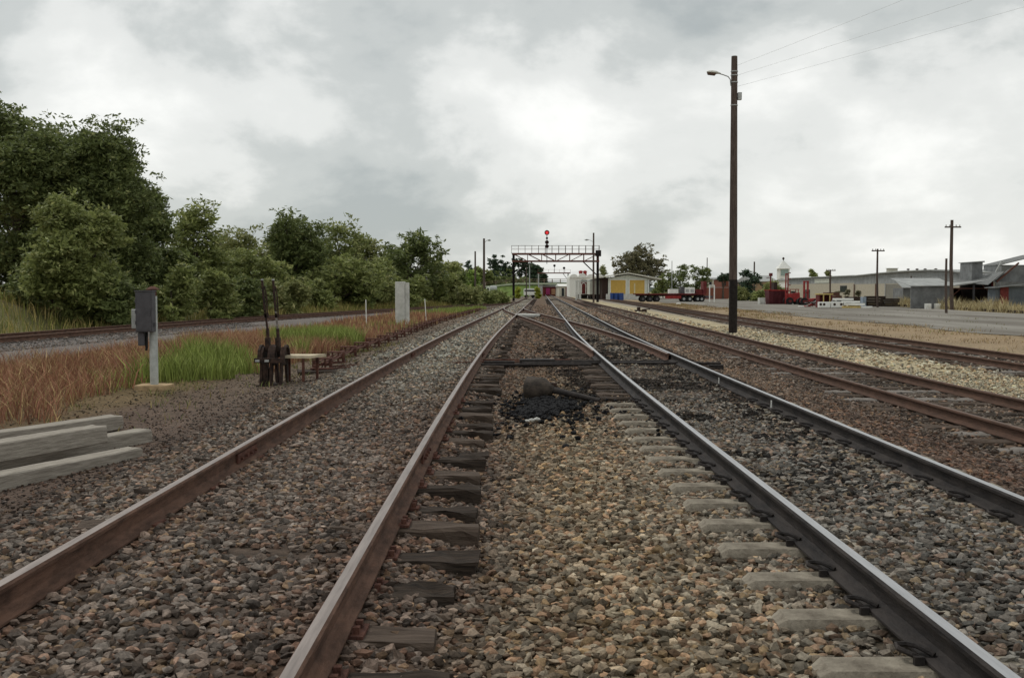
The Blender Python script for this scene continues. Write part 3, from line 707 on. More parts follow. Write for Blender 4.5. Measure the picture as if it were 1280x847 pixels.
def tree(name, label, cat, x, Y, top, R_, lm, seed, n=6000, size=.13, base=.1, shape='round', bark=None, group=None, limbs=True, clump=.35, nl=11, z0=None, droop=0., trunk_r=None, twigs=0):
    r = random.Random(seed); g = gz1(x, Y) if z0 is None else z0; H = top - g
    root = thing(name, label, cat, (x, Y, g), group); lobes = []
    cz0 = g + H * base; ch = H - H * base
    for k in range(nl):
        a = r.uniform(0, 6.28); t = (k + .5) / nl
        if shape == 'round': prof = math.sin(math.pi * (.12 + .80 * t)) ** .6
        elif shape == 'cone': prof = max(.12, 1 - t)
        elif shape == 'bush': prof = math.cos(t * 1.45) ** .5
        elif shape == 'flat': prof = .35 + .65 * t
        rr_ = R_ * prof; q = r.uniform(.25, .88)
        lr = (R_ * r.uniform(.22, .44) if shape != 'cone' else R_ * prof * .55 + .15)
        lz = min(lr * r.uniform(.7, 1.0), ch * .42)
        z = cz0 + lz * .8 + (ch - 1.8 * lz) * t
        lobes.append((x + math.cos(a) * rr_ * q, Y + math.sin(a) * rr_ * q, z, lr, lz))
    V, m = leaves(lobes, n, size, seed, clump, droop=droop)
    tr = trunk_r or max(.05, H * .018); b = MB()
    top_t = (x + r.uniform(-.1, .1) * R_, Y, g + H * (.8 if shape == 'cone' else .55))
    b.tube([(x, Y, g - .15), (x + r.uniform(-.1, .1), Y, g + H * .25), top_t], [tr * 1.3, tr, tr * .45], 8)
    if limbs:
        for (lx, ly, lz_, lr, _) in lobes:
            s0 = g + (lz_ - g) * .45
            b.tube([(x, Y, s0), ((x + lx) / 2, (Y + ly) / 2, (s0 + lz_) / 2 + .1), (lx, ly, lz_)], [tr * .5, tr * .32, tr * .12], 5)
            for _ in range(2):
                d_ = Vector((r.uniform(-1, 1), r.uniform(-1, 1), r.uniform(-.2, 1))).normalized() * lr * .95
                b.tube([(lx, ly, lz_), (lx + d_.x, ly + d_.y, lz_ + d_.z)], [tr * .15, tr * .06], 4)
    sprig = []
    for _ in range(twigs):                              # long shoots that stick out of the crown, each with a tuft of leaves
        lx, ly, lz_, lr, lzz = lobes[r.randrange(len(lobes) // 3, len(lobes))]
        d_ = Vector((r.uniform(-1, 1), r.uniform(-.6, .6), r.uniform(.25, 1.2))).normalized() * (lr * r.uniform(1.15, 1.7))
        e_ = (lx + d_.x, ly + d_.y, lz_ + d_.z); b.tube([(lx, ly, lz_), ((lx + e_[0]) / 2 + .05, (ly + e_[1]) / 2, (lz_ + e_[2]) / 2), e_], [tr * .16, tr * .1, tr * .05], 4)
        if r.random() < .75: sprig.append((*e_, .12 * R_ + .08, .08 * R_ + .05))
    if sprig:
        V2, m2 = leaves(sprig, 16 * len(sprig), size, seed + 999, clump * .8, per=8); V = np.concatenate([V, V2]); m += m2
    b.build('trunk', bark or m_bark, root, smooth=True)
    np_mesh('crown', V, np.full(m, 4), np.arange(4 * m), lm, parent=root)
    return root
WB = 'trees on the left bank'; SHB = 'shrubs at the foot of the left bank'
def treepx(name, label, cat, px, pytop, Y, wpx, lm, seed, **kw):
    if kw.get('group') == WB and px > 190: kw['n'] = int(kw['n'] * .5); kw['size'] *= 1.22; kw['twigs'] = 20; kw['nl'] = kw['nl'] + 5
    if kw.get('group') == SHB: kw['n'] = int(kw['n'] * .7); kw['twigs'] = 5
    p = U(px, pytop, Y); return tree(name, label, cat, p.x, Y, p.z, wpx * Y / F / 2, lm, seed, **kw)
treepx('broadleaf_tree', 'tallest dark green tree at the left edge, rising above all others', 'tree', 18, 124, 52, 190, L_dark, 1, n=60000, size=.12, base=.02, nl=18, clump=.42, group=WB)
treepx('broadleaf_tree', 'big dark dense tree just right of the tallest one at the left edge', 'tree', 122, 158, 54, 165, L_dark, 2, n=60000, size=.12, base=.02, nl=18, clump=.42, group=WB)
treepx('broadleaf_tree', 'smaller mid green tree in front of the big dark trees, foliage down to the bank', 'tree', 105, 246, 43, 130, L_mid, 3, n=34000, size=.11, base=.0, nl=13, group=WB)
treepx('broadleaf_tree', 'dark rounded tree closing the right side of the tall dark group', 'tree', 168, 232, 58, 95, L_dark, 4, n=28000, size=.13, base=.0, nl=13, group=WB)
treepx('broadleaf_tree', 'low dark tree directly behind the grey relay cabinet', 'tree', 205, 306, 60, 80, L_dark, 5, n=24000, size=.13, base=.0, nl=11, group=WB)
treepx('broadleaf_tree', 'airy light green tree with spreading feathery tips right of the crossarm pole', 'tree', 243, 252, 66, 72, L_mid, 6, n=13000, size=.13, base=.05, nl=14, clump=.55, group=WB)
treepx('broadleaf_tree', 'yellowish green tree with bare twigs at its top, behind the feathery one', 'tree', 292, 284, 74, 75, L_yel, 7, n=10000, size=.13, base=.02, nl=11, clump=.5, group=WB)
treepx('broadleaf_tree', 'bushy mid green tree above the tips of the signal levers', 'tree', 322, 312, 66, 80, L_mid, 8, n=13000, size=.12, base=.0, nl=11, group=WB)
treepx('broadleaf_tree', 'dark green rounded tree with a pointed top, midway along the bank', 'tree', 366, 267, 80, 92, L_dark, 9, n=26000, size=.14, base=.02, nl=14, clump=.5, group=WB)
treepx('broadleaf_tree', 'thin open tree with straggling pale shoots right of the pointed dark tree', 'tree', 428, 274, 86, 72, L_mid, 10, n=8000, size=.15, base=.1, nl=13, clump=.6, group=WB)
treepx('broadleaf_tree', 'low full tree under the straggling pale shoots', 'tree', 420, 322, 78, 100, L_mid, 11, n=16000, size=.13, base=.0, nl=11, group=WB)
treepx('broadleaf_tree', 'spreading tree with tufted outline above the white concrete pillar', 'tree', 508, 288, 94, 90, L_dark, 12, n=13000, size=.17, base=.08, nl=15, clump=.6, group=WB)
treepx('broadleaf_tree', 'lower green tree filling the gap left of the white concrete pillar', 'tree', 470, 322, 88, 72, L_mid, 13, n=11000, size=.14, base=.0, nl=10, group=WB)
treepx('broadleaf_tree', 'last green tree at the right end of the bank wood', 'tree', 540, 318, 102, 54, L_mid, 14, n=8500, size=.17, base=.0, nl=10, group=WB)
for i, (px, t_, Y_, w, lm, lb) in enumerate([
    (275, 318, 70, 90, L_mid, 'broad leafy tree low between the feathery tree and the signal levers'),
    (345, 305, 86, 70, L_yel, 'olive tree partly hidden behind the pointed dark tree'),
    (395, 298, 90, 60, L_mid, 'slender tree between the pointed dark tree and the straggling shoots'),
    (455, 296, 98, 56, L_yel, 'light olive tree behind the gap left of the spreading tufted tree'),
    (222, 312, 72, 56, L_yel, 'thin pale tree at the foot of the far crossarm pole')]):
    treepx('broadleaf_tree', lb, 'tree', px, t_, Y_, w, lm, 200 + i, n=11000, size=.15, base=.02, nl=13, clump=.5, group=WB)
SHB = 'shrubs at the foot of the left bank'
for i, (px, t, Y, w, lm, lb) in enumerate([
    (395, 350, 72, 42, L_mid, 'small cone of green shrub at the bank foot right of the levers'),
    (262, 335, 51, 80, L_mid, 'leafy shrub at the bank foot right of the grey relay cabinet'),
    (140, 338, 43, 80, L_dark, 'low dark shrub left of the grey relay cabinet'),
    (330, 348, 58, 60, L_yel, 'yellow green shrub straight behind the lever frame'),
    (445, 348, 80, 66, L_dark, 'dark shrub behind the first white marker peg'),
    (515, 346, 88, 60, L_mid, 'shrub behind the white concrete pillar'),
    (215, 330, 48, 70, L_mid, 'feathery shrub straight behind the top of the grey relay cabinet'),
    (300, 345, 55, 60, L_dark, 'dark shrub between the relay cabinet and the lever tips'),
    (368, 350, 64, 50, L_yel, 'pale shrub just right of the lever tips'),
    (480, 350, 84, 40, L_yel, 'olive shrub left of the concrete pillar top'),
    (562, 342, 106, 44, L_yel, 'olive shrub at the end of the bank wood'),
    (62, 285, 44, 110, L_dark, 'dark undergrowth below the tallest tree')]):
    treepx('shrub', lb, 'shrub', px, t, Y, w, lm, 30 + i, n=6500, size=.10 + Y * .0006, base=0, shape='bush', nl=9, group=SHB, limbs=False)
LB = 'low green bushes before the signal gantry'
for i, (px, t, Y, w, lm, lb) in enumerate([
    (580, 358, 100, 52, L_yel, 'broad low green bush at the left of the row before the gantry'),
    (603, 361, 108, 40, L_mid, 'low green bush around the foot of the lamp pole with a white base'),
    (622, 364, 114, 30, L_mid, 'small low bush left of the gantry leg'),
    (575, 338, 150, 36, L_dark, 'dark brownish bush left of the two bare poles'),
    (560, 345, 125, 44, L_mid, 'green bush behind the low bushes, left of the bare poles')]):
    treepx('bush', lb, 'bush', px, t, Y, w, lm, 50 + i, n=4500, size=.16, base=0, shape='bush', nl=9, group=LB, limbs=False)
FT = 'distant trees behind the footbridge'
for i, (px, t, Y, w, lm, sh, lb) in enumerate([
    (566, 326, 210, 36, L_yel, 'round', 'rounded olive tree behind the end of the bank wood'),
    (585, 324, 300, 26, L_pine, 'cone', 'small dark pointed conifer left of the bare poles'),
    (590, 337, 170, 24, L_bright, 'bush', 'light lime green tree at the left bare pole'),
    (577, 351, 165, 20, L_bright, 'bush', 'low lime green bush left of the light lime tree'),
    (602, 333, 330, 26, L_mid, 'round', 'mid green tree between the two bare poles and the dark pines'),
    (618, 317, 380, 18, L_pine, 'cone', 'narrow dark pine with layered boughs left of the gantry leg'),
    (628, 321, 370, 38, L_pine, 'round', 'broad dark domed tree behind the left gantry leg'),
    (650, 322, 375, 34, L_pine, 'round', 'dark olive crown just right of the left gantry leg'),
    (668, 330, 360, 22, L_pine, 'round', 'dark rounded tree below the gantry brace'),
    (677, 341, 350, 20, L_pine, 'round', 'low dark tree where the pines meet the open sky'),
    (640, 343, 330, 70, L_dark, 'bush', 'long dark hedge of trees below the pines')]):
    treepx('distant_tree', lb, 'tree', px, t, Y, w, lm, 70 + i, n=3600, size=.22 + Y * .0009, base=.0 if sh != 'round' else .08, shape=sh, nl=11, clump=.8, group=FT, limbs=False)
treepx('gum_tree', 'large brownish olive gum tree with airy crown behind the yellow-door shed', 'tree', 797, 307, 235, 64, L_gum, 90, n=9500, size=.34, base=.14, nl=26, clump=.7, bark=m_barkp, trunk_r=.35)
YT = 'trees beyond the flatbed trailer'
for i, (px, t, Y, w, lm, sh, lb) in enumerate([
    (851, 330, 215, 38, L_dark, 'round', 'rounded green tree behind the white boxes on the trailer'),
    (874, 331, 220, 28, L_dark, 'round', 'green tree with a pointed top right of the rounded one'),
    (829, 345, 225, 26, L_mid, 'bush', 'shaded shrubs beside the right eave of the shed'),
    (752, 331, 330, 18, L_yel, 'round', 'pale green tree seen between the gantry leg and the shed roof'),
    (937, 336, 175, 28, L_pine, 'round', 'very dark dense conifer just right of the lamp pole'),
    (926, 358, 170, 16, L_yel, 'bush', 'thin olive shrub between the lamp pole and the dark conifer'),
    (952, 364, 165, 30, L_mid, 'bush', 'low green shrub left of the red skip'),
    (966, 352, 185, 26, L_yel, 'bush', 'olive shrub behind the red skip'),
    (1016, 336, 260, 14, L_mid, 'round', 'small pale tree showing over the warehouse roof'),
    (1035, 338, 270, 10, L_yel, 'round', 'tiny tree right of the pale one over the warehouse roof')]):
    treepx('tree', lb, 'tree', px, t, Y, w, lm, 110 + i, n=3600, size=.24, base=.0, shape=sh, nl=11, clump=.6, group=YT, limbs=False)
treepx('umbrella_tree', 'flat topped umbrella tree over the red brick wall', 'tree', 904, 342, 205, 19, L_pine, 130, n=1500, size=.28, base=.72, shape='flat', nl=7, clump=.4, trunk_r=.22)
for i, (px, w) in enumerate(((668, 9), (648, 10))):
    treepx('shrub', ('yellow green shrub right of the white trailer under the bridge', 'yellow green shrub left of the white trailer under the bridge')[i], 'shrub', px + (4 if i == 0 else 0), 358 + 0, 215, w * 1.0, L_yg, 140 + i, n=1200, size=.25, base=0, shape='bush', nl=6, limbs=False)

# ------------------------------------------------------------------ near left: relay post
p = U(193, 483, 16.6); g = gz1(p.x, 16.6)
t = thing('relay_post', 'grey relay cabinet on a pale round post with a small sandstone foot', 'signal cabinet', (p.x, 16.6, g))
X, Y = p.x, 16.6
b = MB(); b.box(X - .27, X + .27, Y - .2, Y + .2, g - .05, g + .085); b.build('foot_block', m_sand, t, bevel=.015)
b = MB(); b.tube([(X, Y, g + .085), (X, Y, g + 1.56)], .067, 16); b.build('post', m_postpaint, t, smooth=True)
cabb = MB(); cabb.box(X - .20, X + .075, Y - .26, Y - .075, g + .97, g + 1.63); ca = cabb.build('cabinet', m_dgrey, t, bevel=.012)
b = MB(); b.box(X - .21, X + .085, Y - .27, Y - .07, g + 1.632, g + 1.655); b.build('lid', m_dgrey, ca)
b = MB(); b.box(X - .185, X + .06, Y - .268, Y - .262, g + 1.0, g + 1.6); b.box(X + .078, X + .10, Y - .20, Y - .14, g + 1.06, g + 1.12); 
for hz in (1.12, 1.30, 1.48): b.tube([(X - .19, Y - .272, g + hz - .03), (X - .19, Y - .272, g + hz + .03)], .012, 8)
b.box(X + .02, X + .045, Y - .285, Y - .269, g + 1.24, g + 1.32)
b.build('door', m_dgrey, ca)
b = MB(); b.tube([(X, Y, g + 1.56), (X, Y, g + 1.66)], .06, 14); b.tube([(X, Y, g + 1.66), (X, Y, g + 1.675), (X, Y, g + 1.72)], [.11, .11, .03], 14); b.build('post_cap', m_rust, t, smooth=True)
b = MB(); b.box(X - .31, X - .215, Y - .15, Y - .02, g + 1.02, g + 1.34); b.box(X - .215, X - .19, Y - .12, Y - .06, g + 1.1, g + 1.14); b.build('junction_box', m_galv, t, bevel=.01)
b = MB(); b.box(X - .20, X - .10, Y - .17, Y - .07, g + .74, g + .965); b.build('junction_box', m_dgrey, t, bevel=.01)
b = MB(); b.tube([(X - .075, Y - .1, g + .965), (X - .08, Y - .1, g + .75), (X - .09, Y - .09, g + .66)], .022, 8); b.build('cable', m_black, t, smooth=True)

# ------------------------------------------------------------------ lever frame
Y = 17.4; q = U(343, 473, Y); X = q.x; g = gz1(X, Y)
t = thing('lever_frame', 'black iron lever frame with two tall upright levers beside the green grass', 'lever frame', (X, Y, g))
for sx in (-.17, .0, .17):
    b = MB(); poly = [(Y - .30, g - .03), (Y - .24, g + .42), (Y - .2, g + .56), (Y - .1, g + .66), (Y + .1, g + .66), (Y + .2, g + .56), (Y + .24, g + .42), (Y + .30, g - .03), (Y + .2, g - .03), (Y + .12, g + .34), (Y - .12, g + .34), (Y - .2, g - .03)]
    b.prism(poly, 'x', X + sx - .02, X + sx + .02)
    b.build('frame_side', m_iron, t)
for s0, s1_ in ((-.235, -.195), (-.06, .06), (.195, .235)):
    b = MB()
    for k in range(9):
        a0, a1 = math.pi * k / 9, math.pi * (k + 1) / 9
        pts = [(Y + .24 * math.cos(a), g + .46 + .24 * math.sin(a)) for a in (a0, a1)] + [(Y + .2 * math.cos(a), g + .46 + .2 * math.sin(a)) for a in (a1, a0)]
        b.prism(pts, 'x', X + s0, X + s1_)
    b.build('quadrant', m_iron, t)
b = MB(); b.box(X - .27, X + .25, Y - .33, Y - .27, g + .40, g + .48); b.box(X - .24, X - .17, Y - .36, Y - .332, g + .42, g + .455, 1); b.box(X - .08, X - .01, Y - .36, Y - .332, g + .42, g + .455, 1); b.build('front_bar', [m_iron, m_galv], t)
b = MB(); b.tube([(X - .1, Y - .27, g + .38), (X - .12, Y - .22, g + .05)], .035, 8); b.box(X - .15, X - .05, Y - .25, Y - .05, g - .02, g + .3); b.tube([(X + .08, Y - .2, g + .30), (X + .1, Y - .22, g + .06)], .03, 8)
b.box(X - .24, X + .24, Y - .32, Y + .3, g - .04, g + .012); b.build('base_plate', m_iron, t)
for i, (lx, tilt) in enumerate(((-.09, -.06), (.085, -.05))):
    bx = X + lx; lev = MB()
    lev.bar((bx, Y, g + .5), (bx + tilt * .35, Y, g + .98), .045, .06)
    lev.box(bx - .036 + tilt * .3, bx + .036 + tilt * .3, Y - .06, Y + .06, g + .58, g + .82)
    lev.bar((bx + tilt * .35, Y, g + .96), (bx + tilt * 1.0, Y, g + 1.30), .028, .04, 1 if i else 0)
    lev.bar((bx + tilt * 1.0, Y, g + 1.28), (bx + tilt * 1.75, Y, g + 1.82), .034, .04)
    L_ = lev.build('lever', [m_iron, m_timber_grey], t)
    h = MB(); h.tube([(bx + tilt * 1.0 + .045, Y, g + 1.20), (bx + tilt * 1.35 + .05, Y, g + 1.52), (bx + tilt * 1.6 + .03, Y, g + 1.72)], .012, 6); h.box(bx + tilt - .01, bx + tilt + .06, Y - .02, Y + .02, g + 1.17, g + 1.24)
    h.build('catch_handle', m_iron, L_)
    h = MB(); h.tube([(bx + tilt * 1.75, Y, g + 1.82), (bx + tilt * 1.76, Y, g + 1.845)], .024, 10); h.build('lever_tip', m_galv, L_, smooth=True)
# step beside it
q = U(378, 438, 17.6); Xs, Ys = q.x, 17.6; gs = gz1(Xs, Ys)
t = thing('plank_stand', 'pale timber plank on thin rusty legs right beside the lever frame', 'plank stand', (Xs, Ys, gs))
b = MB(); b.hexa([(Xs - .34, Ys - .22, gs + .42), (Xs + .18, Ys - .22, gs + .42), (Xs + .36, Ys + .3, gs + .42), (Xs - .34, Ys + .3, gs + .42), (Xs - .34, Ys - .22, gs + .465), (Xs + .18, Ys - .22, gs + .465), (Xs + .36, Ys + .3, gs + .465), (Xs - .34, Ys + .3, gs + .465)])
b.build('plank', mat('pale_plank', (.50, .43, .31, 1), .9, 0, .25, 5, .5), t)
for a, c in ((.05, -.18), (.22, .2), (-.28, .2)):
    b = MB(); b.box(Xs + a - .022, Xs + a + .022, Ys + c - .02, Ys + c + .02, gs - .05, gs + .42); b.build('leg', m_rust, t)

# rodding on stands
rod = thing('point_rodding', 'rusty rods on small iron stools running from the lever frame towards the gantry', 'rodding', (-4.0, 19, -.2))
rods_pts = [(400, 452, 19.8), (436, 434, 24.5), (474, 424.5, 30), (511, 414, 38), (545, 402, 50), (575, 393.5, 64), (602, 385.5, 84)]
RP = catmull([(U(a, c, y).x, y) for a, c, y in rods_pts], 8)
for k in (-.09, .03, .12):
    b = MB(); b.tube([(x + k, y, gz1(x, y) + .17) for x, y in RP], .019, 6); b.build('rod', m_rust, rod, smooth=True)
nst = 0
for yv in np.concatenate([np.arange(20.2, 52, 2.15), np.arange(54, 82, 2.6)]):
    x = float(np.interp(yv, RP[:, 1], RP[:, 0])); g_s = gz1(x, yv)
    b = MB(); w = .17
    for sx in (-w, w): b.box(x + sx - .03, x + sx + .03, yv - .1, yv - .04, g_s - .03, g_s + .22)
    for sx in (-w * .45, w * .35): b.box(x + sx - .014, x + sx + .014, yv - .1, yv - .05, g_s, g_s + .24)
    b.box(x - w - .02, x + w + .02, yv - .11, yv - .04, g_s + .10, g_s + .15); b.box(x - w - .03, x + w + .03, yv - .12, yv + .1, g_s + .235, g_s + .262); b.box(x - w - .06, x + w + .06, yv - .14, yv + .14, g_s - .04, g_s + .035)
    b.build('rod_stool', m_rust, rod)
ck = thing('crank_assembly', 'low rusty crank plate on dark timber beside the plank stand', 'crank', (-4.0, 20.0, -.2))
x0 = U(395, 455, 19.6).x; g0 = gz1(x0, 19.6)
b = MB(); b.box(x0 - .35, x0 + .55, 19.3, 19.9, g0 - .03, g0 + .055, rot=.25); b.build('base_timber', m_timber_dark, ck)
b = MB(); b.prism([(x0 - .1, 19.5), (x0 + .35, 19.62), (x0 + .3, 19.7), (x0 + .02, 19.68), (x0 - .02, 20.0), (x0 - .1, 20.0)], 'z', g0 + .07, g0 + .10); b.tube([(x0 - .02, 19.6, g0 + .055), (x0 - .02, 19.6, g0 + .16)], .04, 10); b.build('crank_arm', m_rust, ck)
for i, dy in enumerate((0, -.55)):
    a = U(400 + 8 * i, 452, 20.3 + dy); zr = -.03
    b = MB(); b.tube([(-3.75 + .1 * i, 20.35 + dy, -.10), (-2.5, 20.4 + dy, -.03), (-.6, 20.45 + dy, .03), (1.2, 20.5 + dy, .03)], .017, 6)
    tag(b.build('cross_rod', m_rust, smooth=True), ('rusty rod crossing under the left track from the crank, the farther of two', 'rusty rod crossing under the left track from the crank, the nearer of two')[i], 'rod', 'rods crossing under the left track')

# timber baulks at the left edge
BG = 'stacked grey timber baulks'
def baulk(p0, p1, w, h, z0, label):
    p0 = Vector((*p0, 0)); p1 = Vector((*p1, 0)); d = (p1 - p0); L = d.length; b = MB(); r = random.Random(len(label)); m = 30; ring = 12
    for i in range(m + 1):
        x = L * i / m; e = .0015 + (.004 if i in (0, 1, m - 1, m) else 0); j = lambda: r.uniform(-e, e); c = .010 if 0 < i < m else .018
        for (a, z) in ((-w / 2 + c, 0), (0, 0), (w / 2 - c, 0), (w / 2, c), (w / 2, h * .5), (w / 2, h - c), (w / 2 - c, h), (w * .15, h - .004), (-w / 2 + c, h), (-w / 2, h - c), (-w / 2, h * .5), (-w / 2, c)):
            b.v.append((x + j(), a + j(), z + j()))
    for i in range(m):
        for k in range(ring): b.f.append((i * ring + k, i * ring + (k + 1) % ring, (i + 1) * ring + (k + 1) % ring, (i + 1) * ring + k)); b.m.append(0)
    b.f += [tuple(range(ring - 1, -1, -1)), tuple(m * ring + k for k in range(ring))]; b.m += [0, 0]
    me = simple_obj(b, 'timber_baulk', m_timber_lng); o = bpy.data.objects.new('timber_baulk', me); col.objects.link(o)
    o.location = (p0.x, p0.y, z0); o.rotation_euler = (0, 0, math.atan2(d.y, d.x)); tag(o, label, 'timber baulk', BG); return o
m_timber_lng = mat('weathered_baulk', (.21, .185, .155, 1), .95, 0, .4, 5, .45, c2=(.38, .345, .295, 1), stretch=(.9, 9, 9), bscale=12)
def GP(px, py, z):
    b = (CY - py) / F; dz = -_sp + b * _cp; t_ = (z - CAMZ) / dz; return ((px - CX) / F * t_, (_cp + b * _sp) * t_)
zb = -.19
a1 = GP(168, 577, zb); baulk((a1[0] - 1.1, a1[1] - 2.45), (a1[0], a1[1]), .21, .14, zb, 'front bottom baulk of the grey stack, nearest the left rail')
a2 = GP(182, 554, zb); baulk((a2[0] - 1.25, a2[1] - 2.4), (a2[0], a2[1]), .21, .16, zb, 'short looking baulk at the right of the stack, half hidden under the top one')
a3 = GP(124, 557, zb + .12); baulk((a3[0] - 1.05, a3[1] - 2.45), (a3[0], a3[1]), .22, .17, zb + .155, 'top baulk of the grey stack, lying over the two lower ones')
a4 = GP(146, 536, zb); baulk((a4[0] - 1.2, a4[1] - 2.4), (a4[0], a4[1]), .22, .17, zb, 'rearmost baulk of the grey stack, against the red grass')

# white concrete pillar and pegs
q = U(503, 402, 49); X, Y = q.x, 49; g = gz1(X, Y); zt = U(503, 352, 49).z
t = thing('concrete_pillar', 'tall whitish concrete pillar of two slabs standing by the rodding', 'pillar', (X, Y, g))
b = MB(); b.box(X - .33, X + .14, Y - .2, Y + .25, g - .1, zt); b.build('slab', m_conc_lt, t, bevel=.02)
b = MB(); b.box(X + .145, X + .33, Y - .12, Y + .25, g - .1, zt - .05); b.box(X + .2, X + .35, Y - .1, Y + .2, g - .1, g + .3); b.build('slab', m_conc_lt, t, bevel=.02)
b = MB(); b.box(X + .1, X + .9, Y - .55, Y - .15, g - .05, g + .045); b.build('foot_slab', m_conc_lt, t, bevel=.01)
for i, (px, pb, pt, Y, lean, lb) in enumerate([(458, 399, 375, 47, -.02, 'thin leaning white peg in the grass left of the concrete pillar'), (533, 398, 374, 52, -.08, 'thin white peg leaning left, right of the concrete pillar'), (629, 378, 366, 138, 0, 'stout white post left of the gantry leg')]):
    q = U(px, pb, Y); g = gz1(q.x, Y); zt = U(px, pt, Y).z; w = .02 if i < 2 else .10
    b = MB(); b.bar((q.x, Y, g - .1), (q.x + lean, Y, zt), w * 2, w * 2); b.bar((q.x + lean, Y, zt), (q.x + lean, Y, zt + .03), w * 1.6, w * 1.6)
    tag(b.build('marker_peg', m_white), lb, 'marker post', 'white marker pegs')

# ------------------------------------------------------------------ point gear between the tracks, pot and coal
Y = 19.6
t = thing('point_gear', 'black oily point drive box and bars lying across between the two main tracks', 'point machine', (.5, Y, -.05))
b = MB(); b.box(.15, .85, Y - .02, Y + .28, -.06, .10); b.build('housing', m_rail_black, t, bevel=.02)
b = MB(); b.box(-.25, .95, Y + .28, Y + .50, -.06, .0); b.build('base_bearer', m_timber_dark, t)
for dy, z, xa, xb in ((.05, .04, -.55, .05), (-.22, .01, -.8, 1.55), (.12, .05, .75, 3.1), (-.1, .03, .2, 4.1)):
    b = MB(); b.tube([(xa, Y + dy, z), (xb, Y + dy, z)], .026, 8); b.build('drive_rod', m_rail_black, t, smooth=True)
b = MB(); b.box(1.9, 3.0, Y - .05, Y + .3, -.03, .05); b.box(3.35, 4.2, Y + .1, Y + .22, -.12, -.02); b.build('stretcher_plate', m_rail_black, t)
Y = 13.9; X = .46
t = thing('upturned_pot', 'dark metal pot lying on its side with a long pipe handle, behind the coal patch', 'metal pot', (X, Y, -.06))
b = MB(); ax_ = Vector((.86, -.42, .02)).normalized(); c0 = Vector((X - .24, Y + .06, .075))
b.tube([c0 + ax_ * s for s in (0, .012, .05, .26, .36, .41)], [.15, .175, .18, .155, .08, .045], 20)
b.build('pot_body', m_dgrey2 if 'm_dgrey2' in globals() else mat('sooty_metal', (.028, .024, .021, 1), .75, .1, .35, 9, .7, c2=(.085, .068, .055, 1)), t, smooth=True)
b = MB(); e = c0 + ax_ * .34; b.tube([e, e + Vector((.12, -.06, -.02)), e + Vector((.66, -.46, -.11))], [.055, .045, .032], 10); b.build('pipe_handle', m_rail_black, t, smooth=True)
b = MB(); b.box(e.x + .0, e.x + .10, Y - .1, Y - .02, .04, .17); b.tube([(e.x + .07, Y - .06, .10), (e.x + .10, Y - .06, .17)], .012, 6); b.build('bracket', m_iron, t)
b = MB(); b.tube([(c0.x - .005, c0.y, .08), (c0.x - .05, c0.y + .02, .12)], .01, 6); b.build('lug', m_iron, t)
# coal
n = 2600; bv, bf = icos(); x = .43 + R.normal(size=n) * .19; y = 12.7 + R.normal(size=n) * .42; k = (((x - .43 - .12 * np.sin(y * 3)) / .40) ** 2 + ((y - 12.7) / 1.25) ** 2) < .25 + 1.1 * (R.random(n)) * fbm(x, y, .35, 44, 2) * 2; x, y = x[k], y[k]
x = np.concatenate([x, .45 + R.normal(size=420) * .42]); y = np.concatenate([y, 12.8 + R.normal(size=420) * 1.2]); n = len(x)
r = .014 + .026 * R.random(n); P = bv[None] * (1 + (R.random((n, 12, 1)) - .5) * .8); P = P * r[:, None, None]
P[..., 2] *= .7; P += np.stack([x, y, gz(x, y) + r * .3 + .035 * R.random(n) + .01], 1)[:, None]
co_ = np_mesh('coal_spill', P.reshape(-1, 3), np.full(n * 20, 3), (bf[None] + (np.arange(n) * 12)[:, None, None]).reshape(-1), m_coal, loc=(0, 0, 0)); tag(co_, 'patch of spilt black coal below the metal pot', 'coal', kind='stuff')
b = MB()
r_ = random.Random(4)
for i in range(3):
    vx, vy = .17 + i * .06, 11.35 + .07 * i
    V_ = [Vector(v) for v in bv]; s_ = .026 + .006 * i
    b.add([(vx + v.x * s_ * 1.3 * r_.uniform(.7, 1.2), vy + v.y * s_ * r_.uniform(.8, 1.2), -.035 + v.z * s_ * .7) for v in V_], [tuple(f) for f in bf])
tag(b.build('white_stone', m_conc_lt), 'whitish broken stone at the near edge of the coal patch', 'stone')
q = GP(661, 395, 0.0)
b = MB(); b.prism([(q[0] - .8, q[1] - 1.5), (q[0] + .55, q[1] - 1.8), (q[0] + .8, q[1] - .4), (q[0] - .2, q[1] + 1.4), (q[0] - .75, q[1] + 1.0)], 'z', .0, .12)
tag(b.build('white_board', mat('dirty_white', (.42, .42, .39, 1), .8, 0, .25, 2)), 'flat white board lying where the crossover meets the left track', 'board')

# ------------------------------------------------------------------ lamp pole
Y = 41.0; q = U(916, 414, Y); X = q.x; g = gz1(X, Y); zt = U(918, 71, Y).z; xt = U(918, 71, Y).x
t = thing('lamp_pole', 'tall single timber pole with a bent street lamp arm, standing between the two sidings', 'lamp pole', (X, Y, g))
def at_z(z): f = (z - g) / (zt - g); return X + (xt - X) * f
b = MB(); n_ = 14
b.tube([(at_z(g + 2.2 + (zt - g - 2.2) * k / n_), Y, g + 2.2 + (zt - g - 2.2) * k / n_) for k in range(n_ + 1)], [.168 - .045 * k / n_ + random.uniform(-.003, .003) for k in range(n_ + 1)], 14); b.build('pole', m_pole, t, smooth=True)
b = MB(); b.tube([(X, Y, g - .3), (X, Y, g + 2.2)], [.175, .170], 14); b.build('tarred_base', m_pole_tar, t, smooth=True)
za = U(915, 100, Y).z; xa = at_z(za)
arm = MB(); arm.tube([(xa - .15, Y - .05, za - .25), (xa - .17, Y - .05, za), (xa - .26, Y - .05, za + .12), (xa - .45, Y - .05, za + .19), (xa - .62, Y - .05, za + .24)], .022, 8); arm.build('lamp_arm', m_galv, t, smooth=True)
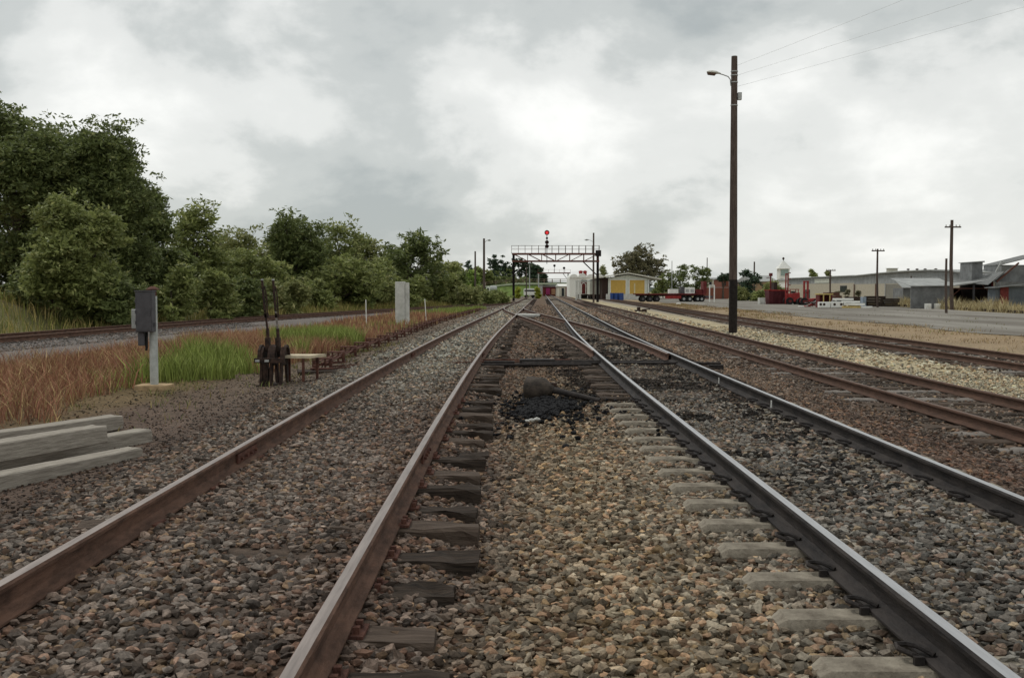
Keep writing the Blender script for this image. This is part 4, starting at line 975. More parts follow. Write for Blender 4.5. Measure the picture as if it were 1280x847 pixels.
hd = MB(); c = Vector((xa - .84, Y - .05, za + .27))
tiltv = Vector((1, 0, -.12)).normalized(); nv = Vector((.12, 0, 1)).normalized()
secs = [(-.30, .03, .02), (-.26, .10, .06), (-.1, .15, .09), (.08, .14, .085), (.2, .07, .05), (.28, .028, .028)]
b0 = len(hd.v)
for s_, w, h in secs:
    for k in range(10):
        a = 2 * math.pi * k / 10; pt = c + tiltv * s_ + Vector((0, 1, 0)) * math.cos(a) * w + nv * (math.sin(a) * h * (1 if math.sin(a) > 0 else .35)); hd.v.append(tuple(pt))
for i in range(len(secs) - 1):
    for k in range(10): hd.f.append((i * 10 + k, i * 10 + (k + 1) % 10, (i + 1) * 10 + (k + 1) % 10, (i + 1) * 10 + k)); hd.m.append(0)
hd.f += [tuple(range(9, -1, -1)), tuple(50 + k for k in range(10))]; hd.m += [0, 0]
ho = hd.build('lamp_head', mat('cream_lamp_paint', (.55, .55, .50, 1), .5, .1, .1, 5), t, smooth=True)
b = MB(); c2 = c - nv * .03 - tiltv * .06
b.tube([c2 + tiltv * s_ for s_ in (-.22, -.18, .1, .15)], [.02, .085, .085, .02], 10); b.build('lamp_lens', mat('brown_lens', (.12, .075, .055, 1), .3), ho, smooth=True)
zb_ = U(923, 121, Y).z; xb = at_z(zb_)
b = MB(); b.box(xb + .14, xb + .29, Y - .12, Y + .05, zb_ - .14, zb_ + .16); b.build('meter_box', m_galv, t, bevel=.01)
b = MB()
for zz_ in (za - .1, za + .18, zt - .6, zb_ - .35): b.tube([(at_z(zz_), Y, zz_ - .02), (at_z(zz_), Y, zz_ + .02)], .148, 14)
b.tube([(at_z(zt) , Y, zt), (at_z(zt), Y, zt + .02)], .118, 14); b.build('pole_band', m_galv, t, smooth=True)
# the service wires run off up and to the right, towards the next pole behind the camera side
for i, (pz, ex, ey, ez) in enumerate(((zt - .75, 28, 12, 12.6), (zt - 1.2, 30, 14, 12.2), (zt - .35, 24, 10, 12.8))):
    p0 = Vector((at_z(pz) + .12, Y, pz)); p1 = Vector((ex, ey, ez)); pts = []
    for k in range(13):
        s_ = k / 12; pt = p0.lerp(p1, s_); pt.z -= .5 * 4 * s_ * (1 - s_) * .4; pts.append(pt)
    b = MB(); b.tube(pts, .0038, 5); tag(b.build('overhead_wire', m_galv), ('middle wire from the lamp pole up to the right', 'lowest wire from the lamp pole up to the right', 'topmost wire from the lamp pole up to the right')[i], 'wire', 'wires from the lamp pole')

# ------------------------------------------------------------------ bare and crossarm poles
def pole(px, ptop, pbase, Y, r, label, arm=None, name='utility_pole', cat='utility pole', white=False, lamp=None, z0=None, mat_=None):
    b_ = U(px, pbase, Y); tp = U(px, ptop, Y); g = gz1(b_.x, Y) if z0 is None else z0
    t = thing(name, label, cat, (b_.x, Y, g))
    z1 = g + (1.1 if white else -.2)
    b = MB(); b.tube([(b_.x, Y, z1 if white else g - .2), (tp.x, Y, (g + tp.z) / 2), (tp.x, Y, tp.z)], [r * 1.1, r, r * .85], 8); b.build('pole', mat_ or m_pole, t, smooth=True)
    if white: b = MB(); b.tube([(b_.x, Y, g - .2), (b_.x, Y, z1)], r * 1.5, 8); b.build('white_base', m_white, t, smooth=True)
    if arm:
        for (pa, half) in arm:
            z = U(px, pa, Y).z; w = half * Y / F
            b = MB(); b.box(tp.x - w, tp.x + w, Y - r - .12, Y - r, z - .06, z + .06); ar = b.build('crossarm', m_pole, t)
            for sx in (-w * .85, -w * .4, w * .4, w * .85):
                b = MB(); b.tube([(tp.x + sx, Y - r - .06, z + .06), (tp.x + sx, Y - r - .06, z + .2)], [.035, .05], 6); b.build('insulator', m_galv, ar)
    if lamp:
        z = U(px, lamp[1], Y).z; w = lamp[0] * Y / F
        b = MB(); b.tube([(tp.x, Y, z - .3), (tp.x + w * .6, Y, z), (tp.x + w, Y, z)], .03, 6); b.tube([(tp.x + w * .7, Y, z + .02), (tp.x + w * 1.1, Y, z + .04), (tp.x + w * 1.4, Y, z)], [.04, .13, .05], 8); b.build('lamp', m_galv, t)
    return t
pole(605, 298, 372, 118, .14, 'bare timber pole with a white base and small lamp, in the low bushes', white=True, lamp=(6, 300.5))
pole(594, 314, 362, 165, .15, 'shorter bare timber pole left of the white-based one')
pole(742, 291, 377, 147, .14, 'timber lamp pole standing beside the right gantry leg', lamp=(-8, 300))
pole(203, 268, 330, 110, .15, 'far crossarm pole showing above the trees right of the tall dark group', arm=[(270, 7), (277, 6)])
pole(1097, 311, 385, 103, .11, 'pole with one small crossarm in front of the beige warehouse wall', arm=[(313.5, 8)])
pole(1190, 275, 388, 90, .16, 'tallest crossarm pole in front of the grey iron shed', arm=[(284, 10)])
pole(1183, 323, 393, 76, .10, 'short bare post just left of the tallest crossarm pole')
pole(1139, 345, 380, 116, .10, 'thin dark pole with low crossarms before the roller door', arm=[(349, 8)])
pole(1038, 337, 372, 140, .12, 'T shaped pole against the long warehouse wall', arm=[(338, 6)])
pole(943, 327, 372, 190, .16, 'bare timber pole rising behind the dark conifer')
pole(840, 326, 363, 200, .08, 'slim pale light mast behind the flatbed trailer', mat_=m_galv, name='light_mast', cat='light mast', arm=None)
pole(658, 333, 374, 190, .10, 'slim pole standing just inside the left gantry leg', arm=None)
pole(662, 330, 350, 300, .15, 'distant stanchion beside the dark pines', arm=[(331, 4)], mat_=m_galv)
pole(884, 322, 360, 235, .12, 'faint pole behind the green trees')

# ------------------------------------------------------------------ signal gantry
Y = 150.0; s = Y / F
m_gant = mat('gantry_steel', (.10, .04, .032, 1), .8, 0, .3, 3, .2, c2=(.17, .075, .06, 1)); m_gant_d = mat('gantry_leg', (.022, .018, .018, 1), .8, 0, .3, 3, .2)
xl_, xr = U(642, 370, Y).x, U(747, 370, Y).x; zd = U(642, 317.5, Y).z; zlow = U(642, 326.5, Y).z; zh = U(642, 307, Y).z
gl, grr = gz1(xl_, Y), gz1(xr, Y)
t = thing('signal_gantry', 'rusty lattice signal gantry with handrail spanning the tracks', 'signal gantry', (xl_, Y, gl))
for x_, gg in ((xl_, gl), (xr, grr)):
    lg = MB(); 
    for dx in (-.13, .13): lg.box(x_ + dx - .05, x_ + dx + .05, Y - .2, Y + .2, gg - .2, zd)
    lg.box(x_ - .08, x_ + .08, Y - .03, Y + .03, gg, zd)
    lo = lg.build('leg', m_gant_d, t)
b = MB()
for z_ in (zd, zlow):
    for yo in (-.45, .45): b.box(xl_ - .25, xr + .2, Y + yo - .08, Y + yo + .08, z_ - .12, z_ + .12)
b.build('chord', m_gant, t)
b = MB(); b.box(xl_ - .35, xr + .3, Y - .5, Y + .5, zd + .1, zd + .15); b.build('walkway', m_gant, t)
b = MB(); nb_ = 6; W_ = (xr - xl_) / nb_
for k in range(nb_):
    xa_, xb_ = xl_ + k * W_, xl_ + (k + 1) * W_
    for yo in (-.45, .45):
        if k < nb_ / 2: b.bar((xa_, Y + yo, zd), (xb_, Y + yo, zlow), .11)
        else: b.bar((xa_, Y + yo, zlow), (xb_, Y + yo, zd), .11)
        b.bar((xb_, Y + yo, zlow), (xb_, Y + yo, zd), .10)
b.build('lattice_brace', m_gant, t)
for (xa_, sg) in ((xl_, 1), (xr, -1)):
    b = MB(); b.bar((xa_, Y - .3, U(0, 345, Y).z), (xa_ + sg * 2.3, Y - .3, zlow), .16, .16); b.build('knee_brace', m_gant_d, t)
b = MB()
for k in range(14):
    x_ = xl_ - .3 + (xr - xl_ + .5) * k / 13
    for yo in (-.5, .5): b.bar((x_, Y + yo, zd + .1), (x_, Y + yo, zh), .06)
for z_ in (zh, (zh + zd) / 2 + .1):
    for yo in (-.5, .5): b.bar((xl_ - .3, Y + yo, z_), (xr + .2, Y + yo, z_), .03)
b.build('handrail', mat('rail_grey', (.13, .10, .09, 1), .7), t)
b = MB(); b.box(xr - .35, xr + .45, Y - .75, Y - .1, zd - .35, zd + .55); b.build('equipment_box', m_gant_d, t)
# signal on gantry
m_lens_red = bpy.data.materials.new('red_lamp'); m_lens_red.use_nodes = True
pb = m_lens_red.node_tree.nodes['Principled BSDF']; pb.inputs['Base Color'].default_value = (.5, .02, .02, 1); pb.inputs['Emission Color'].default_value = (1, .04, .05, 1); pb.inputs['Emission Strength'].default_value = .55
m_lens_dk = mat('unlit_lens', (.06, .012, .014, 1), .3)
sx = U(683.5, 300, Y).x; ys = Y - .6
t = thing('signal', 'colour light signal with a lit red lamp on top, mounted high on the near gantry', 'railway signal', (sx, ys, zlow))
zs = [U(0, p_, Y).z for p_ in (291, 298, 303, 308)]
b = MB(); b.tube([(sx, ys + .1, zlow - .4), (sx, ys + .1, zs[0] + .2)], .05, 8); b.build('mast', m_gant_d, t)
for z_, r_, lit in ((zs[0], .30, 1), (zs[1], .14, 0), (zs[2], .24, 0), (zs[3], .24, 0)):
    b = MB(); b.tube([(sx, ys - .02, z_), (sx, ys + .04, z_)], r_ * 1.25, 16); hd = b.build('backplate', m_gant_d, t)
    b = MB(); b.tube([(sx, ys - .045, z_), (sx, ys - .022, z_)], r_ * (.8 if lit else .6), 14); b.build('lens', m_lens_red if lit else m_lens_dk, hd)
    b = MB()
    for k in range(7):
        a0, a1 = math.pi * k / 7, math.pi * (k + 1) / 7
        b.add([(sx + r_ * .85 * math.cos(a), ys - dy, z_ + r_ * .85 * math.sin(a)) for a in (a0, a1) for dy in (.02, .35)], [(0, 1, 3, 2)])
    b.build('hood', m_gant_d, hd)

# second gantry farther off
Y = 300.0; x0_, x1_ = U(672, 350, Y).x, U(713, 350, Y).x; z_ = U(0, 341, Y).z
t = thing('signal_gantry', 'second, smaller gantry seen far off through the first one', 'signal gantry', (x1_, Y, -.3))
b = MB(); b.box(x0_, x1_, Y - .4, Y + .4, z_ - .2, z_ + .12); b.build('beam', m_gant, t)
b = MB(); b.box(x1_ - .9, x1_ - .5, Y - .2, Y + .2, -.4, z_); b.build('leg', m_galv, t)
b = MB(); b.box(x0_ + .1, x0_ + .45, Y - .2, Y + .2, -.4, z_); b.build('leg', m_galv, t)
b = MB(); b.bar((x1_ - .7, Y, z_ - 2.2), (x1_ - 2.2, Y, z_ - .2), .2); b.build('knee_brace', m_galv, t)
b = MB()
for k in range(7): xx = x0_ + (x1_ - x0_) * k / 6; b.bar((xx, Y, z_), (xx, Y, z_ + 1.0), .06)
b.bar((x0_, Y, z_ + 1.0), (x1_, Y, z_ + 1.0), .05); b.build('handrail', m_gant, t)
for i, px in enumerate((693, 705)):
    x_ = U(px, 334, Y).x; zc = U(px, (332, 335)[i], Y).z
    ts = thing('signal', ('left dark round signal on the far gantry', 'right dark round signal on the far gantry')[i], 'railway signal', (x_, Y, z_), 'signals on the far gantry')
    b = MB(); b.tube([(x_, Y - .3, z_), (x_, Y - .3, zc + .1)], .07, 6); b.build('mast', m_gant_d, ts)
    b = MB(); b.tube([(x_, Y - .5, zc), (x_, Y - .35, zc)], .38, 14); b.build('head', m_gant_d, ts)

# ------------------------------------------------------------------ far end: bank, bridge, things under it
hl = MB(); Yh = 1500
rows_ = []
for k in range(61):
    px = -200 + k * 35; yh = 357.5 + 3.5 * math.sin(k * .7) * .4 + 2.5 * (vnoise(k, 0, 3.3, 9) - .5) * 2
    if 660 < px < 760: yh -= 2.5
    pt = U(px, yh, Yh); rows_.append(pt)
for pt in rows_: hl.v += [(pt.x, Yh - 260, -.5), (pt.x, Yh, pt.z), (pt.x * 1.2, Yh + 500, pt.z * .8)]
for k in range(60):
    for j in range(2): a = k * 3 + j; hl.f.append((a, a + 3, a + 4, a + 1)); hl.m.append(0)
tag(hl.build('distant_hills', mat('hill_scrub', (.045, .06, .045, 1), .95, 0, .3, .02), smooth=True), kind='structure')
Yb = 310.0
def bz(px, py): return U(px, py, Yb)
gb = MB(); prof = [(540, 364), (560, 362), (595, 358.5), (645, 353.5), (680, 353.5), (720, 353.5), (760, 354), (800, 356), (900, 360)]
br = thing('road_overbridge', 'pale road bridge and approach with a post fence, crossing beyond the gantries', 'bridge', (bz(680, 350).x, Yb, -.3))
b = MB(); 
for i in range(len(prof) - 2):
    p0, p1 = bz(*prof[i]), bz(*prof[i + 1]); b.hexa([(p0.x, Yb - 2, p0.z - .55), (p1.x, Yb - 2, p1.z - .55), (p1.x, Yb + 3, p1.z - .55), (p0.x, Yb + 3, p0.z - .55), (p0.x, Yb - 2, p0.z), (p1.x, Yb - 2, p1.z), (p1.x, Yb + 3, p1.z), (p0.x, Yb + 3, p0.z)])
b.build('deck', mat('pale_green_concrete', (.40, .44, .32, 1), .9, 0, .15, .5), br)
b = MB()
for i in range(1, len(prof) - 2):
    n_ = 4
    for k in range(n_):
        f_ = k / n_; p0 = bz(prof[i][0] + (prof[i + 1][0] - prof[i][0]) * f_, prof[i][1] + (prof[i + 1][1] - prof[i][1]) * f_); b.box(p0.x - .13, p0.x + .13, Yb - 2, Yb - 1.8, p0.z, p0.z + 1.25)
    p0, p1 = bz(*prof[i]), bz(*prof[i + 1])
    for h_ in (1.2, .65): b.bar((p0.x, Yb - 1.9, p0.z + h_), (p1.x, Yb - 1.9, p1.z + h_), .12)
b.build('parapet_fence', mat('brown_fence', (.20, .15, .11, 1), .9), br)
b = MB()
for px in (676, 697, 716): p0 = bz(px, 354); b.box(p0.x - .5, p0.x + .5, Yb - 1.4, Yb + 2.4, -.4, p0.z - .55)
b.build('pier', m_conc_lt, br)
# grassed approach below the deck
gb = MB(); Yg = Yb + .2
pts = [(520, 366), (560, 363.5), (595, 360.5), (645, 356), (671, 356)]
for i in range(len(pts) - 1):
    p0, p1 = bz(*pts[i]), bz(*pts[i + 1]); gb.add([(p0.x, Yg - 9, -.35), (p1.x, Yg - 9, -.35), (p1.x, Yg - 1.6, p1.z), (p0.x, Yg - 1.6, p0.z), (p0.x, Yg + 3, -.35), (p1.x, Yg + 3, -.35)], [(0, 1, 2, 3), (3, 2, 5, 4)])
tag(gb.build('grass_embankment', mat('mown_grass', (.12, .17, .045, 1), .95, 0, .3, .6)), kind='structure')

def simple_house(name, label, cat, px0, px1, ptop, Y, depth, wall, roofm, eave=None, pbase=None, ops=(), rise=.8, group=None, ridge='x'):
    a, b_ = U(px0, 0, Y).x, U(px1, 0, Y).x; ze = U(0, eave or ptop, Y).z; zt = U(0, ptop, Y).z
    t = thing(name, label, cat, ((a + b_) / 2, Y, -.3), group)
    m = MB(); m.box(a, b_, Y, Y + depth, -.35, ze); m.build('wall', wall, t)
    m = MB(); o = .25
    if ridge == 'x': m.prism([(Y - o, ze + .01), (Y + depth / 2, zt), (Y + depth + o, ze + .01), (Y + depth + o, ze - .1 + .001), (Y - o, ze - .1 + .001)], 'x', a - o, b_ + o)
    else: m.prism([(a - o, ze + .01), ((a + b_) / 2, zt), (b_ + o, ze + .01), (b_ + o, ze - .12), (a - o, ze - .12)], 'y', Y - o, Y + depth + o)
    m.build('roof', roofm, t)
    for (p0, p1, q0, q1, mm, nm) in ops:
        m = MB(); x0, x1 = U(p0, 0, Y).x, U(p1, 0, Y).x; m.box(x0, x1, Y - .08, Y - .004, max(-.3, U(0, q1, Y).z), U(0, q0, Y).z); m.build(nm, mm, t)
    return t
simple_house('station_building', 'low station building with pale roof and dark openings under the far gantry', 'building', 700, 722, 354.5, 285, 20, m_cream, m_white, eave=357.5, ops=[(703, 706, 360, 370, m_glass, 'window'), (708, 712, 359, 370, m_darkred, 'door'), (714, 719, 359, 370, m_glass, 'window')])
simple_house('storage_shed', 'dark red fronted shed in the shade under the bridge', 'shed', 680, 697, 357, 320, 12, m_darkred, m_iron, eave=358.5, ops=[(683, 688, 360, 368, mat('magenta_panel', (.30, .04, .13, 1)), 'panel'), (690, 695, 361, 368, mat('tan_panel', (.35, .2, .12, 1)), 'panel')])
# silver tank and white box and white trailer
def cyl_tank(name, label, cat, px0, px1, ptop, pbot, Y, m, axis='x', group=None):
    a, b_ = U(px0, 0, Y).x, U(px1, 0, Y).x; z1, z0 = U(0, ptop, Y).z, U(0, pbot, Y).z; r = (z1 - z0) / 2; zc = (z0 + z1) / 2
    t = thing(name, label, cat, ((a + b_) / 2, Y, -.3), group); k = MB()
    k.tube([(a, Y, zc), (a + r * .25, Y, zc), (b_ - r * .25, Y, zc), (b_, Y, zc)], [r * .75, r, r, r * .75], 18); k.build('tank_shell', m, t, smooth=True)
    k = MB(); 
    for f_ in (.2, .8): x_ = a + (b_ - a) * f_; k.box(x_ - .15, x_ + .15, Y - r * .6, Y + r * .6, -.4, zc - r * .75)
    k.build('cradle', m_conc_lt, t); return t
cyl_tank('storage_tank', 'silver tank left of the gantry leg behind the low bushes', 'tank', 612, 621, 357, 364.5, 230, m_galv)
def van_box(name, label, cat, px0, px1, ptop, pbot, Y, m, depth=3, wheels=True, group=None):
    a, b_ = U(px0, 0, Y).x, U(px1, 0, Y).x; z1 = U(0, ptop, Y).z; z0 = -.3; t = thing(name, label, cat, ((a + b_) / 2, Y, z0), group); k = MB()
    zb = z0 + (.75 if wheels else 0); k.box(a, b_, Y, Y + depth, zb, z1 - .15); k.prism([(a, z1 - .15), (a + .2, z1), (b_ - .2, z1), (b_, z1 - .15)], 'y', Y, Y + depth); k.build('body', m, t, bevel=.03)
    k = MB(); k.box(a + .15, b_ - .15, Y - .03, Y - .004, zb + (z1 - zb) * .55, z1 - .3); k.build('window_strip' if wheels else 'panel', m_glass if wheels else m, t)
    if wheels:
        for f_ in (.2, .75):
            x_ = a + (b_ - a) * f_
            for yo in (0.05, depth - .3): k = MB(); k.tube([(x_, Y + yo, z0 + .4), (x_, Y + yo + .25, z0 + .4)], .4, 14); k.build('wheel', m_black, t)
    return t
van_box('delivery_van', 'small white van body left of the silver tank', 'van', 607.5, 611.5, 358, 365, 222, m_white)
van_box('caravan', 'white caravan between two yellow green shrubs beneath the bridge', 'caravan', 655, 671, 360.5, 368, 220, m_white)

# white flat-roofed stores with red cowls
Y = 265
a, b_ = U(713, 0, Y).x, U(756, 0, Y).x; z1 = U(0, 343, Y).z
t = thing('grain_store', 'long bright white store with red roof vents behind the right gantry leg', 'building', ((a + b_) / 2, Y, -.3))
k = MB(); k.box(a, b_, Y, Y + 14, -.35, z1 - .9); k.build('wall', m_white, t)
k = MB()
for i in range(4):
    xa_ = a + (b_ - a) * i / 4; xb_ = a + (b_ - a) * (i + 1) / 4
    k.prism([(xa_, z1 - .9)] + [((xa_ + xb_) / 2 - (xb_ - xa_) / 2 * math.cos(math.pi * j / 8), z1 - .9 + (1.0 + .25 * (i == 1)) * math.sin(math.pi * j / 8)) for j in range(1, 8)] + [(xb_, z1 - .9)], 'y', Y - .3, Y + 14)
k.build('barrel_roof', m_white, t)
for px in (728, 733.5):
    x_ = U(px, 0, Y).x; zc = U(0, 341, Y).z; k = MB(); k.tube([(x_, Y + 3, z1 - .3), (x_, Y + 3, zc), (x_, Y + 3, zc + .5), (x_, Y + 3, zc + .7)], [.45, .45, .6, .15], 12); k.build('roof_vent', m_red, t, smooth=True)

# covered wagons in front
def wagon(px0, px1, ptop, Y, L, label, body, ends, arch=False):
    a, b_ = U(px0, 0, Y).x, U(px1, 0, Y).x; z1 = U(0, ptop, Y).z; z0 = -.3; t = thing('goods_wagon', label, 'wagon', ((a + b_) / 2, Y, z0)); zb = z0 + 1.0
    k = MB(); w = b_ - a; k.box(a, b_, Y, Y + L, zb, z1 - .35); k.build('body', body, t)
    k = MB(); k.prism([(a - .06, z1 - .349)] + [((a + b_) / 2 - w * .53 * math.cos(math.pi * j / 8), z1 - .35 + .35 * math.sin(math.pi * j / 8)) for j in range(1, 8)] + [(b_ + .06, z1 - .349)], 'y', Y - .1, Y + L + .1); k.build('roof', m_roof, t)
    k = MB(); k.box(a + .12, b_ - .12, Y - .06, Y - .004, zb + .1, z1 - .5); e = k.build('end_wall', ends, t)
    if arch:
        k = MB(); xc = (a + b_) / 2; rw = w * .2
        pts = [(xc - rw, Y - .09, zb + .1), (xc - rw, Y - .09, z1 - 1.1)] + [(xc - rw * math.cos(math.pi * j / 6), Y - .09, z1 - 1.1 + rw * math.sin(math.pi * j / 6)) for j in range(1, 6)] + [(xc + rw, Y - .09, z1 - 1.1), (xc + rw, Y - .09, zb + .1)]
        k.tube(pts, .08, 6); k.build('door_arch', m_white, t)
    k = MB(); k.box(a + .1, b_ - .1, Y + .1, Y + L - .1, zb - .3, zb - .004); k.build('underframe', m_iron, t)
    for yo in (1.2, 3.0, L - 3.0, L - 1.2):
        k = MB(); k.tube([(a + .25, Y + yo, z0 + .55), (b_ - .25, Y + yo, z0 + .55)], .46, 14); k.build('wheelset', m_black, t)
    return t
wagon(724, 737.5, 349.5, 204, 10, 'goods wagon with a dark red end and white arched doorway beside the platform posts', m_white, m_darkred, True)
wagon(738.5, 756, 348.5, 196, 9, 'plain white covered wagon between the gantry leg and the shed', mat('dull_white', (.50, .51, .45, 1), .7, 0, .12, 1.0), mat('dull_white', (.5, .5, .45, 1)))
for i, px in enumerate((722, 726)):
    Y = 186; x_ = U(px, 0, Y).x; b = MB(); b.box(x_ - .22, x_ + .22, Y - .2, Y + .2, -.4, U(0, 350, Y).z); b.box(x_ - .3, x_ + .3, Y - .26, Y + .26, -.35, -.1)
    tag(b.build('platform_post', m_conc_lt, bevel=.02), ('left of the two grey platform posts by the red-ended wagon', 'right of the two grey platform posts by the red-ended wagon')[i], 'post', 'platform posts')

# shed with yellow doors
Y = 190.0
a, b_ = U(762, 0, Y).x, U(812, 0, Y).x; zc = lambda p_: U(0, p_, Y).z
t = thing('goods_shed', 'pale gabled goods shed with two mustard yellow doors and wide eaves', 'shed', ((a + b_) / 2, Y, -.3))
apx = U(787, 0, Y).x; k = MB()
k.prism([(a, -.35), (b_, -.35), (b_, zc(348.0)), (apx, zc(343.3)), (a, zc(347.5))], 'y', Y, Y + 26); k.build('wall', mat('pale_green_cladding', (.60, .62, .54, 1), .8, 0, .08, 1), t)
k = MB(); xL, xR = U(745, 0, Y).x, U(829, 0, Y).x
for (xa_, za_, xb_, zb2) in ((xL, zc(346.6), apx, zc(340.6)), (apx, zc(340.6), xR, zc(348.2))):
    k.hexa([(xa_, Y - 1, za_ - .22), (xb_, Y - 1, zb2 - .22), (xb_, Y + 27, zb2 - .22), (xa_, Y + 27, za_ - .22), (xa_, Y - 1, za_), (xb_, Y - 1, zb2), (xb_, Y + 27, zb2), (xa_, Y + 27, za_)])
k.build('roof', mat('cream_fascia', (.58, .56, .48, 1), .7), t)
k = MB(); k.box(U(759, 0, Y).x, U(811, 0, Y).x, Y - 1.6, Y - .004, -.35, zc(367.3)); k.build('loading_platform', m_conc_lt, t)
for (p0, p1) in ((765, 784), (789, 808)):
    x0, x1 = U(p0, 0, Y).x, U(p1, 0, Y).x; k = MB(); k.box(x0, x1, Y - .08, Y - .004, zc(367.1), zc(350)); d_ = k.build('door', m_yellow, t)
    k = MB(); k.box(x0 - .12, x0 - .003, Y - .12, Y - .004, zc(367.1), zc(349.2)); k.box(x1 + .003, x1 + .12, Y - .12, Y - .004, zc(367.1), zc(349.2)); k.box(x0, x1, Y - .12, Y - .004, zc(349.9), zc(349.2)); k.build('frame', m_white, d_)
x_ = U(795.3, 0, Y).x; k = MB(); k.box(x_ - .13, x_ + .13, Y - .14, Y - .082, zc(366.5), zc(354)); k.build('board', mat('pale_board', (.6, .52, .3, 1)), t)
k = MB(); x_ = U(812.6, 0, Y).x; k.box(x_ - .02, x_ + .14, Y - .3, Y + .3, zc(366), zc(349)); k.build('downpipe', m_white, t)
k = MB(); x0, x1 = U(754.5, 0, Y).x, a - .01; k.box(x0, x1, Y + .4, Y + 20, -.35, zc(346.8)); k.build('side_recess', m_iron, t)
DR = 'blue drums in front of the goods shed'
base = None
for i in range(6):
    x_ = U(766.5 + i * 2.7, 0, 183).x; yy_ = 183 + (i % 2) * .7; lb = ['leftmost blue drum before the goods shed', 'second blue drum from the left before the goods shed', 'third blue drum from the left before the goods shed', 'third blue drum from the right before the goods shed', 'second blue drum from the right before the goods shed', 'rightmost blue drum before the goods shed'][i]
    if base is None:
        base = thing('drum', lb, 'drum', (x_, yy_, -.3), DR); x0 = x_
        k = MB(); k.tube([(x_, yy_, -.32), (x_, yy_, .04), (x_, yy_, .06), (x_, yy_, .08), (x_, yy_, .5), (x_, yy_, .52), (x_, yy_, .54), (x_, yy_, .98)], [.3, .3, .325, .3, .3, .325, .3, .3], 14); k.build('shell', m_blue, base)
        k = MB(); k.tube([(x_, yy_, .98), (x_, yy_, 1.01)], .31, 14); k.build('lid', m_blue, base)
    else: dup(base, (x_ - x0, yy_ - 183, 0), lb)

# flatbed trailer
Y = 156.0; X0, X1 = U(794.5, 0, Y).x, U(893, 0, Y).x; g = -.3
t = thing('flatbed_trailer', 'long dark red flatbed trailer with three near wheels at its left end', 'trailer', ((X0 + X1) / 2, Y, g))
k = MB(); k.box(X0, U(884, 0, Y).x, Y - 1.2, Y + 1.2, .80, .98); k.build('deck', m_darkred, t)
k = MB(); k.box(U(797, 0, Y).x, U(882, 0, Y).x, Y - .5, Y + .5, .56, .797); k.box(U(833, 0, Y).x, U(853, 0, Y).x, Y - 1.1, Y - .85, .18, .66, 1); k.build('chassis', [m_iron, m_red], t)
for px in (805, 814, 822.7, 856.5, 864, 874, 879):
    x_ = U(px, 0, Y).x
    for yo in (-1.15, .8):
        k = MB(); k.tube([(x_, Y + yo, g + .44), (x_, Y + yo + .3, g + .44)], .46, 18); w_ = k.build('wheel', m_black, t)
        if yo < 0: k = MB(); k.tube([(x_, Y + yo - .03, g + .44), (x_, Y + yo - .004, g + .44)], .2, 12); k.build('rim', m_galv if px > 850 else m_dgrey, w_)
k = MB(); k.box(U(884, 0, Y).x, X1, Y - 1.0, Y + 1.0, .30, .62); k.build('drawbar_frame', m_dgrey, t)
k = MB(); k.box(U(881, 0, Y).x, U(885, 0, Y).x, Y - 1.1, Y + 1.1, .99, 2.9); k.build('headboard', m_darkred, t)
def crate(name, lb, px0, px1, pt, pb_, m, panels=0, cat='box'):
    x0, x1 = U(px0, 0, Y).x, U(px1, 0, Y).x; z0, z1 = .985, U(0, pt, Y).z
    t = thing(name, lb, cat, ((x0 + x1) / 2, Y, z0)); k = MB(); k.box(x0, x1, Y - .8, Y + .8, z0, z1); k.build('case', m, t, bevel=.02)
    k = MB(); k.box(x0 + .05, x1 - .05, Y - .83, Y - .804, z0 + .06, z0 + .12); k.box(x0 + .05, x1 - .05, Y - .83, Y - .804, z1 - .12, z1 - .06); k.build('batten', m, t)
    for i in range(panels):
        xc = x0 + (x1 - x0) * (i + .5) / panels; k = MB(); k.box(xc - .25, xc + .25, Y - .84, Y - .832, (z0 + z1) / 2 - .25, (z0 + z1) / 2 + .2); k.build('vent_panel', m_galv, t)
crate('crate', 'low white crate on the middle of the flatbed trailer', 838.5, 850, 361.2, 366, m_white)
crate('crate', 'grey upright crate on the trailer, against the white one with two panels', 853, 857.6, 358.5, 368, m_dgrey)
crate('crate', 'tall white crate with two grey panels on the flatbed trailer', 857.8, 870.5, 359.3, 367.5, m_white, 2)
crate('crate', 'low dark red load at the right end of the flatbed trailer', 872, 880.6, 361.5, 368, m_darkred)
k = MB(); Y = 152; xa_, xb_ = U(890.5, 0, Y).x, U(896.5, 0, Y).x; zt = U(0, 357, Y).z
for x_ in (xa_, xb_): k.box(x_ - .07, x_ + .07, Y - .07, Y + .07, -.35, zt)
k.box(xa_ - .07, xb_ + .07, Y - .06, Y + .06, zt + .002, zt + .12); tag(k.build('loading_gauge', m_white), 'white goalpost frame at the right end of the trailer', 'frame')
q = GP(848, 380.5, -.3); k = MB(); k.add([(q[0] + v[0] * .35, q[1] + v[1] * .3, -.22 + v[2] * .14) for v in bv], [tuple(f) for f in bf]); tag(k.build('white_rock', m_white), 'white painted rock in the dry grass before the trailer', 'rock')

